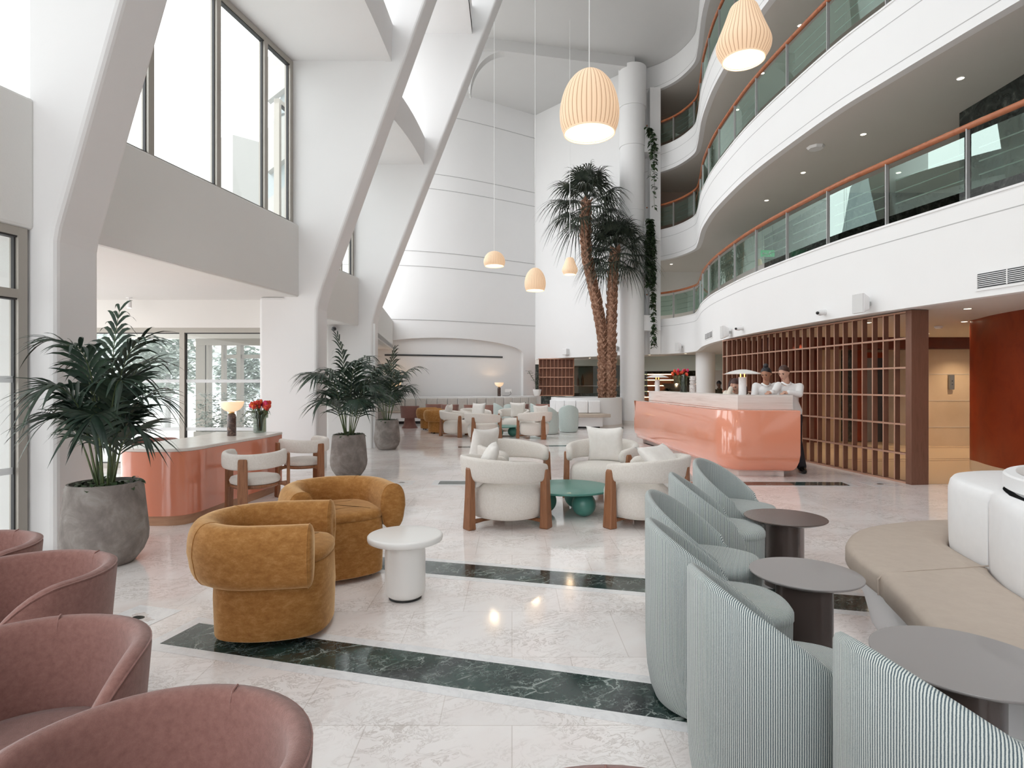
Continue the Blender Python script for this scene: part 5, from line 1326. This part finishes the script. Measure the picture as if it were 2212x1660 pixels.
# ------------------------------------------------------------------ tall fan palms
def fan_palm(base, path, rad, crown_seed, lb, crown=1.0, nf=34):
    rnd = random.Random(crown_seed)
    t = empty('fan_palm', base, 0, lb, 'palm tree', 'tall fan palms in the planter')
    P = spline(path, 8); n = len(P); L3 = [0]
    for i in range(1,n): L3.append(L3[-1]+(P[i]-P[i-1]).length)
    def pt(s):
        for i in range(1,n):
            if L3[i] >= s: return P[i-1].lerp(P[i], (s-L3[i-1])/max(1e-9,L3[i]-L3[i-1]))
        return P[-1]
    tr = MB(); tr.tube([tuple(q) for q in P], [rad*(1-.12*i/n) for i in range(n)], 18)
    s = .0; k = 0
    while s < L3[-1]:
        c = pt(s); rr = rad*(1-.12*s/L3[-1])
        for m in range(3):
            a = k*1.05+m*2*pi/3+rnd.uniform(-.1,.1); d = Vector((cos(a),sin(a),0)); sd = Vector((-sin(a),cos(a),0))
            w = rr*1.0; h = .32*(1-.3*s/L3[-1]); b = c+d*rr*.82; out = rnd.uniform(.42,.75)*rr+.02
            tr.add([b-sd*w*.9, b+sd*w*.9, b+sd*w*.55+d*out*.8+Vector((0,0,h*.55)), b+d*out+Vector((0,0,h)), b-sd*w*.55+d*out*.8+Vector((0,0,h*.55)),
                    b-sd*w*.5+Vector((0,0,h*.5)), b+sd*w*.5+Vector((0,0,h*.5))], [(0,1,2,3,4),(1,6,2),(0,4,5),(4,3,5),(3,2,6),(3,6,5)])
        s += .115; k += 1
    tr.build('trunk', M['palm_bark'], t, smooth=0)
    top = P[-1]
    for k in range(nf):
        tier = k/nf; az = k*2.399; inc = R(8+118*tier**.9)
        d = Vector((cos(az)*sin(inc), sin(az)*sin(inc), cos(inc)))
        pl = rnd.uniform(.50,.68)*crown; b = top+Vector((0,0,.12-.45*tier)); 
        end = b+d*pl+Vector((0,0,-.10*pl*sin(inc)))
        f = MB(); f.tube([tuple(b),tuple(b.lerp(end,.5)+Vector((0,0,.05))),tuple(end)], [.017,.013,.010], 5)
        # leaf segments radiate from the end of the petiole in the plane (d, side)
        side = d.cross(Vector((0,0,1)));  side = side.normalized() if side.length > .05 else Vector((1,0,0)); nrm = side.cross(d)
        ns = 23; LL = rnd.uniform(.74,.92)*crown
        for j in range(ns):
            th = (j/(ns-1)-.5)*R(235); dr = (d*cos(th)+side*sin(th)).normalized(); l = LL*(1-.28*abs(j/(ns-1)-.5)*2)
            w = .017*crown; sd = (-d*sin(th)+side*cos(th)).normalized(); dp = rnd.uniform(.45,.95); rows = []
            for (v,ww) in ((0,.35),(.25,.9),(.5,1),(.72,.55),(.88,.3),(1.0,.05)):
                c = end+dr*l*v+nrm*(.10*sin(pi*v)*l*.4)+Vector((0,0,-dp*l*max(0,v-.25)**1.7*1.6))
                rows.append([c-sd*w*ww, c+nrm*w*.25*ww, c+sd*w*ww])
            f.grid(rows)
        f.build('frond', M['fan_leaf'], t, smooth=60, recalc=False)
    return t
bx,by = 3.31,20.45
fan_palm((bx,by,.905), [(-.12,0,0),(-.13,0,1.85),(-.29,0,2.98),(-.50,-.03,3.95),(-.70,-.05,4.92),(-.74,-.05,5.9),(-.70,-.03,6.95)], .150, 4, 'taller fan palm leaning left, its trunk curving up from the white planter', 1.28, 30)
fan_palm((bx+.13,by-.08,.905), [(0,0,0),(.0,0,1.7),(.03,0,2.8),(.07,0,3.9),(.12,-.02,4.6),(.17,-.02,5.25)], .145, 9, 'shorter fan palm standing straight, on the right in the white planter', 1.22, 32)

# ------------------------------------------------------------------ hanging vines
def vine(x,y,z0,z1,dense,lb,seed):
    rnd = random.Random(seed); t = empty('hanging_vine', (x,y,z0), 0, lb, 'hanging plant', 'hanging ivy strands beside the column')
    st = MB(); lf = MB(); H = z0-z1
    for k in range(5 if dense else 3):
        hk = H*(1 if k==0 else rnd.uniform(.35,.75)); ox = rnd.uniform(-.16,.16); p = [(ox*min(1,i/3)+rnd.uniform(-.02,.02),rnd.uniform(-.03,.03),-hk*i/12) for i in range(13)]
        if k == 0: p[0] = (-.12,0,.02)
        st.tube(p, .006, 4)
        nl = int(hk*(52 if dense else 26))
        for i in range(nl):
            u = rnd.random()**(1.0 if dense else 1.6); q = Vector(p[min(12,int(u*12))]).lerp(Vector(p[min(12,int(u*12)+1)]), rnd.random())
            a = rnd.uniform(0,2*pi); leafq(lf, q, (cos(a),sin(a)-.4,rnd.uniform(-.9,.1)), rnd.uniform(.10,.17), .055, .3)
    st.build('stem', M['stem_green'], t); lf.build('foliage', M['ivy_leaf'], t, smooth=60, recalc=False)
vine(4.88,20.62,10.52,7.6,False,'upper strand of ivy hanging beside the round column, thin towards its end',2)
vine(4.90,20.60,7.27,2.72,True,'lower thick strand of ivy hanging between the column and the balconies',6)

# ------------------------------------------------------------------ people
def capsule(mb, a, b, ra, rb, wide=None, n=16):
    """closed tapered limb segment with round ends; radii may be (width, depth) pairs along the axis 'wide'"""
    a = Vector(a); b = Vector(b); ax = (b-a); L = ax.length; ax = ax/L if L > 1e-6 else Vector((0,0,1))
    w = Vector(wide) if wide is not None else ax.orthogonal(); w = (w-ax*w.dot(ax)).normalized(); d = ax.cross(w)
    R2 = lambda r: r if isinstance(r,tuple) else (r,r)
    ra = R2(ra); rb = R2(rb); rows = []
    def ring(c, r, k): return [c+w*r[0]*k*cos(2*pi*j/n)+d*r[1]*k*sin(2*pi*j/n) for j in range(n)]
    for q in (80,60,38,18): rows.append(ring(a-ax*min(ra)*sin(R(q)), ra, cos(R(q))))
    for q in (0,.33,.66,1): rows.append(ring(a+ax*L*q, tuple(ra[i]+(rb[i]-ra[i])*q for i in (0,1)), 1))
    for q in (18,38,60,80): rows.append(ring(b+ax*min(rb)*sin(R(q)), rb, cos(R(q))))
    mb.grid(rows, cu=True, capa=True, capb=True)
def skin_chain(mb_name, joints, edges, root=0, levels=2, wide=None):
    mb = MB()
    for i,j in edges: capsule(mb, joints[i][0], joints[j][0], joints[i][1], joints[j][1], wide)
    return mb.v, mb.f
def remesh_obj(name, parts, mat, parent, vox, smooth_it=4):
    mb = MB()
    for vs,fs in parts: mb.add(vs, fs)
    o = mb.build(name, mat, None, smooth=0)
    r = o.modifiers.new('remesh','REMESH'); r.mode = 'VOXEL'; r.voxel_size = vox; r.use_smooth_shade = True
    s = o.modifiers.new('smooth','SMOOTH'); s.iterations = smooth_it; s.factor = .5
    dg = bpy.context.evaluated_depsgraph_get(); m2 = bpy.data.meshes.new_from_object(o.evaluated_get(dg))
    o.modifiers.clear(); o.data = m2; m2.name = name
    m2.polygons.foreach_set('use_smooth', [True]*len(m2.polygons))
    if not m2.materials: m2.materials.append(mat)
    o.parent = parent; return o
def head_mesh(c, s, yaw, pitch, roll=0):
    """skull with brow, sockets, nose, lips, chin and ears; local +Y is the face. returns verts/faces and the transform"""
    m = Matrix.Rotation(yaw,3,'Z') @ Matrix.Rotation(-pitch,3,'X') @ Matrix.Rotation(roll,3,'Y')
    def X(p): return Vector(c)+m@(Vector(p)*s)
    mb = MB(); nu, nv = 36, 26; rows = []
    for i in range(1,nv):
        ph = -pi/2+pi*i/nv; ring = []
        for j in range(nu):
            th = 2*pi*j/nu; x = cos(ph)*cos(th); y = cos(ph)*sin(th); z = sin(ph)
            px_, py_, pz_ = x*.076, y*.095, z*.115
            if z < 0: k = -z; px_ *= 1-.30*k; py_ *= 1-.10*k; py_ += .018*k
            if y > 0:
                f = y
                py_ += .024*math.exp(-((pz_+.012)/.026)**2-(px_/.0115)**2)*f        # nose
                py_ += .010*math.exp(-((pz_+.060)/.012)**2-(px_/.026)**2)*f        # lips
                py_ += .010*math.exp(-((pz_+.095)/.016)**2-(px_/.022)**2)*f        # chin
                py_ -= .010*math.exp(-((pz_-.014)/.012)**2-((abs(px_)-.030)/.016)**2)*f
                py_ += .005*math.exp(-((pz_-.036)/.010)**2-(px_/.05)**2)*f
            ring.append(X((px_,py_,pz_)))
        rows.append(ring)
    mb.grid(rows, cu=True, capa=True, capb=True)
    for sg in (-1,1):
        e = MB(); e.ball((sg*.078,-.004,-.006), .024, 12, 8, (.38,.75,1.25)); mb.add([X(v) for v in e.v], e.f)
    return mb.v, mb.f, X
def hand(wrist, dirv, palm_n, s=1.0, curl=.5, side=1):
    """palm plus five bent fingers as skinned chains rooted in the palm"""
    d = Vector(dirv).normalized(); nn = Vector(palm_n); nn = (nn-d*nn.dot(d)).normalized(); sd = d.cross(nn)*side
    W = Vector(wrist); J = [(W,.022*s),(W+d*.045*s,(.036*s,.016*s)),(W+d*.085*s,(.038*s,.014*s))]; out = []
    out.append(skin_chain('palm', [(tuple(a),b) for a,b in J], [(0,1),(1,2)], 1, 1))
    for k,(o,l) in enumerate(((-.030,.068),(-.010,.078),(.011,.074),(.030,.058))):
        b = W+d*.075*s+sd*o*s; pts = [b]; a = curl*(.5+.12*k); cur = d
        for q in (.45,.32,.23):
            cur = (cur*cos(a)+nn*sin(a)).normalized(); pts.append(pts[-1]+cur*l*q*s*1.05)
        out.append(skin_chain('finger', [(tuple(p),.0088*s*(1-.1*i)) for i,p in enumerate(pts)], [(0,1),(1,2),(2,3)], 0, 1))
    b = W+d*.025*s-sd*.022*s; p1 = b+(d*.7-sd*.7+nn*.2).normalized()*.036*s; p2 = p1+(d*.9-sd*.25+nn*.35).normalized()*.028*s
    out.append(skin_chain('thumb', [(tuple(b),.012*s),(tuple(p1),.0105*s),(tuple(p2),.009*s)], [(0,1),(1,2)], 0, 1))
    return out
def person(name, loc_, rz, lb, J, headc, yaw, pitch, skin, shirt, trousers, hair, hs=1.0, hands=(), shoes=True, hair_style='short', roll=0):
    """J: dict of joints in local metres"""
    t = empty(name, loc_, rz, lb, 'person')
    order = ['pelvis','waist','chest','neck','shL','elL','wrL','shR','elR','wrR','hipL','knL','anL','toL','hipR','knR','anR','toR']
    rad = dict(pelvis=(.150,.11),waist=(.128,.095),chest=(.150,.10),neck=.050,shL=.056,elL=.040,wrL=.026,shR=.056,elR=.040,wrR=.026,hipL=.088,knL=.058,anL=.040,toL=.036,hipR=.088,knR=.058,anR=.040,toR=.036)
    ed = [('pelvis','waist'),('waist','chest'),('chest','neck'),('chest','shL'),('shL','elL'),('elL','wrL'),('chest','shR'),('shR','elR'),('elR','wrR'),('pelvis','hipL'),('hipL','knL'),('knL','anL'),('anL','toL'),('pelvis','hipR'),('hipR','knR'),('knR','anR'),('anR','toR')]
    idx = {k:i for i,k in enumerate(order)}
    def chain(keys, grow, over={}):
        ks = [k for k in order if k in keys]; ii = {k:i for i,k in enumerate(ks)}
        js = []
        for k in ks:
            r = over.get(k, rad[k]); r = tuple(q+grow for q in r) if isinstance(r,tuple) else r+grow
            js.append((J[k], r))
        wd = Vector(J['shR'])-Vector(J['shL'])
        v1, f1 = skin_chain('c', js, [(ii[a],ii[b]) for a,b in ed if a in ii and b in ii and a in ('pelvis','waist') and b in ('waist','chest')], wide=wd)
        mb = MB(); mb.add(v1, f1)
        for a,b in ed:
            if a in ii and b in ii and not (a in ('pelvis','waist') and b in ('waist','chest')):
                r = lambda k: js[ii[k]][1]
                ra = r(a); rb = r(b)
                if isinstance(ra,tuple): ra = rb*1.05 if not isinstance(rb,tuple) else min(ra)
                capsule(mb, J[a], J[b], ra, rb)
        return mb.v, mb.f
    hv, hf, X = head_mesh(headc, hs, yaw, pitch, roll)
    nk = skin_chain('neck', [(J['chest'],.06),(tuple(Vector(J['neck'])),.052),(tuple(X((0,-.02,-.05))),.050)], [(0,1),(1,2)], 0, 1)
    parts = [chain(order,0), (hv,hf), nk]
    for (w,d,n_,c,sd) in hands: parts += hand(J[w], d, n_, 1.0, c, sd)
    b = remesh_obj('body', parts, M[skin], t, .0065, 2)
    # eyes, brows, lips as children
    ey = MB()
    for sg in (-1,1): ey.ball(tuple(X((sg*.030,.081,.012))), .0085, 10, 8)
    ey.build('eyes', M['eye_dark'], b)
    br = MB()
    for sg in (-1,1): br.tube([X((sg*.014,.098,.031)),X((sg*.030,.097,.036)),X((sg*.046,.086,.031))], .0032, 5)
    br.build('eyebrows', M[hair], b)
    lp = MB(); lp.tube([X((-.022,.098,-.060)),X((0,.108,-.058)),X((.022,.098,-.060))], [.002,.0052,.002], 6); lp.build('lips', M['lip'], b)
    # hair cap
    hm = MB(); rows = []; nu = 40
    for i in range(0,17):
        ph = pi/2*(.999-i/16*(1.02 if hair_style=='short' else 1.35)); ring = []
        for j in range(nu):
            th = 2*pi*j/nu; f = max(0,sin(th)); lim = .30+.55*f
            pz = max(sin(ph), lim-.15 if f > .1 else sin(ph)); rxy = sqrt(max(0,1-pz*pz)) if pz > 0 else cos(ph)
            k = 1.09+.02*sin(9*th)+.015*sin(17*th+i)
            ring.append(X((cos(th)*rxy*.078*k, sin(th)*rxy*.097*k-.006, pz*.118*1.05+.004)))
        rows.append(ring)
    hm.grid(rows, cu=True, capa=True)
    if hair_style == 'bun': 
        hm.ball(tuple(X((0,-.05,.125))), .045, 16, 10); hm.tube([X((.045,-.06,.06)),X((.07,-.075,-.02)),X((.06,-.09,-.10))], [.03,.028,.012], 10)
    if hair_style == 'long':
        for sg in (-1,-.3,.3,1):
            hm.tube([X((sg*.05,-.05,.08)),X((sg*.085,-.065,-.02)),X((sg*.11,-.075,-.13)),X((sg*.12,-.06,-.24)),X((sg*.10,-.04,-.31))], [.045,.055,.06,.05,.018], 12)
    hm.build('hair', M[hair], b, smooth=80)
    sh = chain([k for k in order if k in ('pelvis','waist','chest','shL','elL','wrL','shR','elR','wrR')], .012, dict(neck=.05,wrL=.030,wrR=.030,pelvis=(.165,.125)))
    so = remesh_obj('shirt', [sh], M[shirt], t, .010, 3)
    cl = MB(); nkp = Vector(J['neck']); cl.tube([nkp+Vector((.072*cos(a),.066*sin(a)-.005,-.035+.022*cos(a*2))) for a in [2*pi*i/20+pi/2+.35 for i in range(18)]], .009, 6, flat=1.9); cl.build('collar', M[shirt], so)
    if trousers:
        tr = chain([k for k in order if k in ('pelvis','waist0','hipL','knL','anL','hipR','knR','anR')], .018, dict(anL=.055,anR=.055,knL=.06,knR=.06,pelvis=(.16,.12)))
        remesh_obj('trousers', [tr], M[trousers], t, .012, 3)
        for s_ in ('L','R'):
            a = Vector(J['an'+s_]); b2 = Vector(J['to'+s_]); u = (b2-a); u.z = 0; u = u.normalized()
            m = MB(); m.tube([(a.x-u.x*.06,a.y-u.y*.06,.055),(a.x+u.x*.06,a.y+u.y*.06,.052),(a.x+u.x*.16,a.y+u.y*.16,.043),(a.x+u.x*.215,a.y+u.y*.215,.036)], [.05,.055,.048,.030], 12, flat=1.0)
            m.build('shoe', M['lens_black'], t, smooth=60)
    return t
# standing at the right end of the reception, leaning over the stone top, looking down-left
person('person', (4.66,9.80,0), 0, 'person with short brown hair, white shirt and dark trousers, leaning at the reception end',
    dict(pelvis=(.03,.02,.98),waist=(-.01,-.01,1.14),chest=(-.05,-.05,1.36),neck=(-.11,-.10,1.49),shL=(-.20,-.02,1.42),elL=(-.36,-.20,1.30),wrL=(-.44,-.30,1.315),
         shR=(.115,-.10,1.40),elR=(.03,-.27,1.28),wrR=(-.16,-.30,1.31),hipL=(-.07,.03,.90),knL=(-.06,.05,.50),anL=(-.04,.08,.09),toL=(-.10,-.06,.04),
         hipR=(.10,.0,.90),knR=(.10,-.04,.50),anR=(.10,-.20,.09),toR=(.075,-.30,.05)),
    (-.17,-.15,1.64), R(180-52), R(30), 'skin_light','shirt_white','trouser_black','hair_brown',1.0,
    hands=(('wrL',(-.8,-.5,-.05),(0,0,-1),.35,1),('wrR',(-1,-.1,0),(0,0,-1),.5,1)), hair_style='short', roll=R(-6))
# the woman beside, behind the reception
person('person', (4.50,10.35,0), 0, 'woman with black tied-up hair and a white top looking down behind the reception',
    dict(pelvis=(.02,.05,.98),waist=(.01,.03,1.14),chest=(-.01,-.02,1.34),neck=(-.03,-.06,1.47),shL=(-.17,.02,1.41),elL=(-.25,-.06,1.16),wrL=(-.16,-.30,1.12),
         shR=(.14,-.04,1.41),elR=(.20,-.14,1.17),wrR=(.05,-.34,1.15),hipL=(-.09,.06,.90),knL=(-.09,.05,.50),anL=(-.09,.10,.09),toL=(-.11,-.05,.04),
         hipR=(.09,.05,.90),knR=(.09,.04,.50),anR=(.09,.08,.09),toR=(.10,-.07,.04)),
    (-.045,-.11,1.63), R(180-44), R(30), 'skin','shirt_white','trouser_black','hair_black',1.02,
    hands=(('wrL',(.3,-.9,-.2),(0,0,-1),.5,1),('wrR',(-.5,-.8,0),(0,0,-1),.5,1)), hair_style='bun')
# bent person with long hair, hand to the forehead
person('person', (4.05,10.55,0), 0, 'woman with long auburn hair in a cream jacket resting her forehead on her hand',
    dict(pelvis=(.10,.30,.86),waist=(.08,.22,1.02),chest=(.04,.10,1.20),neck=(-.01,.02,1.31),shL=(-.14,.10,1.27),elL=(-.22,-.12,1.16),wrL=(-.135,-.10,1.37),
         shR=(.19,.06,1.25),elR=(.27,-.06,1.10),wrR=(.08,-.22,1.12),hipL=(.0,.30,.80),knL=(-.04,.22,.45),anL=(-.04,.32,.09),toL=(-.06,.18,.04),
         hipR=(.18,.30,.80),knR=(.18,.22,.45),anR=(.18,.32,.09),toR=(.18,.18,.04)),
    (-.035,-.045,1.43), R(180-38), R(38), 'skin_light','shirt_cream','trouser_black','hair_auburn',1.0,
    hands=(('wrL',(.35,.15,.9),(.5,.4,-.2),.7,1),('wrR',(-1,-.3,0),(0,0,-1),.5,1)), hair_style='long')
# distant figure in the lobby
person('person', (7.62,21.4,0), 0, 'distant person in an olive shirt with cropped dark hair, seen from behind in the lobby',
    dict(pelvis=(.0,.0,.80),waist=(.0,.0,.95),chest=(-.01,.0,1.16),neck=(-.03,.0,1.30),shL=(-.20,.0,1.20),elL=(-.30,.03,.97),wrL=(-.22,.2,.90),
         shR=(.17,.0,1.20),elR=(.24,.04,.98),wrR=(.16,.2,.90),hipL=(-.09,.02,.74),knL=(-.10,.05,.42),anL=(-.10,.0,.09),toL=(-.10,.14,.04),
         hipR=(.09,.02,.74),knR=(.10,.05,.42),anR=(.10,.0,.09),toR=(.10,.14,.04)),
    (-.035,.02,1.45), R(10), R(8), 'skin_shade','shirt_olive','trouser_black','hair_black',1.0,
    hands=(('wrL',(0,1,0),(0,0,-1),.4,1),('wrR',(0,1,0),(0,0,-1),.4,1)), hair_style='short')
t = empty('document', (4.28,9.43,1.274), .3, 'open sheet of paper lying under the hands on the reception top', 'paper')
MB().box(-.10,.10,-.07,.07,0,.003).build('sheet', M['paper'], t, smooth=0)
# ------------------------------------------------------------------ outside the entrance
def tree(x,y,h,r,seed,lb,mat='tree_leaf'):
    rnd = random.Random(seed); t = empty('street_tree', (x,y,-.14), 0, lb, 'tree', 'street trees outside the entrance')
    MB().tube([(0,0,0),(.05,0,h*.35),(0,.05,h*.6)], [.12,.09,.06], 8).build('trunk', M['rail_post'], t)
    lf = MB()
    for i in range(1500):
        while True:
            p = Vector((rnd.uniform(-1,1),rnd.uniform(-1,1),rnd.uniform(-1,1)))
            if .25 < p.length < 1: break
        q = Vector((p.x*r,p.y*r,h*.62+p.z*h*.38)); a = rnd.uniform(0,2*pi)
        leafq(lf, q, (cos(a),sin(a),rnd.uniform(-.5,.5)), .26, .09, .2)
    lf.build('foliage', M[mat], t, smooth=60, recalc=False)
tree(-12.4,21,4.3,1.5,1,'pale street tree seen through the right pane of the entrance window'); tree(-16.2,25.5,4.6,1.8,2,'pale street tree seen between the mullion and the palm leaves')
tree(-15.3,19.0,3.9,1.4,3,'yellow-green street tree behind the left pane of the entrance window','tree_leaf_yellow'); tree(-12.2,26.5,3.4,1.2,4,'small street tree beside the revolving entrance')
t = empty('street_building', (0,0,0), 0, 'low pale brick building across the street at the left', 'building')
MB().box(-34,-21.5,26,30,-.2,6.5).build('wall', M['facade_render'], t, smooth=0)
for k in range(14): MB().box(-34,-21.45,25.94,26,.4+k*.45,.46+k*.45).build('brick_course', M['soffit_paint'], t, smooth=0)
t = empty('street_building', (0,0,0), 0, 'pale blue-grey building block closing the street behind the trees', 'building')
MB().box(-21,-13.2,33,37,-.2,3.6).build('wall', M['facade_pale'], t, smooth=0)
MB().box(-21,-13.2,32.8,33,3.2,3.6).build('parapet', M['facade_render'], t, smooth=0)
t = empty('street_building', (0,0,0), 0, 'beige stepped building volume seen through the tall upper window', 'building')
MB().prism([(-21.6,40),(-18.4,38.5),(-16.8,40),(-16.8,45),(-21.6,45)],-.2,17.9).build('wall', M['facade_far'], t, smooth=0)
t = empty('street_building', (0,0,0), 0, 'tall leaning building with ribbed cladding at the right of the upper window', 'building')
MB().solid([(-12.7,30,-.2),(-4.6,30,-.2),(-4.6,30,24),(-9.6,30,24),(-12.7,30,13.4)],(0,6,0)).build('wall', M['facade_far_blue'], t, smooth=0)
for k in range(5): MB().solid([(-12.4,29.6,5+k*3.6),(-11.1,29.6,6.0+k*3.6),(-11.1,29.6,8.2+k*3.6),(-12.4,29.6,7.2+k*3.6)],(0,.4,0)).build('balcony', M['facade_far'], t, smooth=0)
for k in range(9): MB().solid([(-12.85+k*.34,29.9,12.9+k*1.15),(-12.75+k*.34,29.9,12.9+k*1.15),(-10.8+k*.34,29.9,13.4+k*1.15),(-10.8+k*.34,29.9,13.3+k*1.15)],(0,.1,0)).build('cladding_rib', M['groove_line'], t, smooth=0)
t = empty('street_building', (0,0,0), 0, 'sloped glass roofed building outside the upper left window', 'building')
MB().solid([(-60,46,-.2),(-36,46,-.2),(-36,46,14),(-46,46,24),(-60,46,30)],(0,6,0)).build('wall', M['facade_far_blue'], t, smooth=0)
# glazed entrance lobby just beyond the side window
t = empty('glazed_porch', (0,0,0), 0, 'glass entrance porch with taupe posts seen through the side window', 'porch')
for (px,w) in ((437,.20),(452,.05),(484,.05),(519,.09)):
    Y = 12.6; x = (px-1106)/FPX*Y; MB().box(x-w/2,x+w/2,Y-.08,Y+.08,-.1,2.52).build('post', M['frame_taupe'], t, smooth=0)
x0 = (430-1106)/FPX*12.6; MB().box(x0,-4.5,12.5,12.7,2.28,2.42).build('head_beam', M['frame_taupe'], t, smooth=0)
MB().box((490-1106)/FPX*12.6,-4.5,12.55,12.65,2.0,2.08).build('transom', M['frame_taupe'], t, smooth=0)
MB().box(-8.2,-4.5,12.4,12.6,2.42,2.9).build('head_panel', M['facade_render'], t, smooth=0)
for k in range(12): MB().box(-7.6,-6.2,10.6+k*.15,10.68+k*.15,2.62,2.66).build('ceiling_slat', M['ceramic_white'], t, smooth=0)
for (px,py) in ((421,745),(453,747)):
    x,y = at_z(px,py,2.55); 
    MB().tube([(x,y,2.62),(x+.05,y,2.52)], .045, 12).build('spot', M['downlight_glow'], t)
def trough(px,Y,w,lb,seed):
    rnd = random.Random(seed); x = (px-1106)/FPX*Y; t = empty('planter_trough', (x,Y,-.1), 0, lb, 'planter', 'planters outside the side window')
    MB().box(-w/2,w/2,-.2,.2,0,.62).build('box', M['frame_taupe'], t, smooth=0, bevel=.01)
    lf = MB()
    for i in range(420): a = rnd.uniform(0,2*pi); leafq(lf,(rnd.uniform(-w/2,w/2),rnd.uniform(-.18,.18),.62+rnd.random()**1.5*.75),(cos(a),sin(a),rnd.uniform(-.2,.9)),.10,.03,.3)
    lf.build('foliage', M['tree_leaf'], t, smooth=60, recalc=False)
trough(462,11.6,.60,'grey planter with feathery shrubs left of the desk lamp, outside the side window',3); trough(552,11.9,.50,'grey planter with dense shrubs behind the desk lamp, outside the side window',5)
for k in range(7):
    yy = 14+k*1.5; o = MB().box(-20,-8.2,yy,yy+.10,-.139,-.13).build('road_marking', M['white_marble'], None, smooth=0); o['kind'] = 'structure'
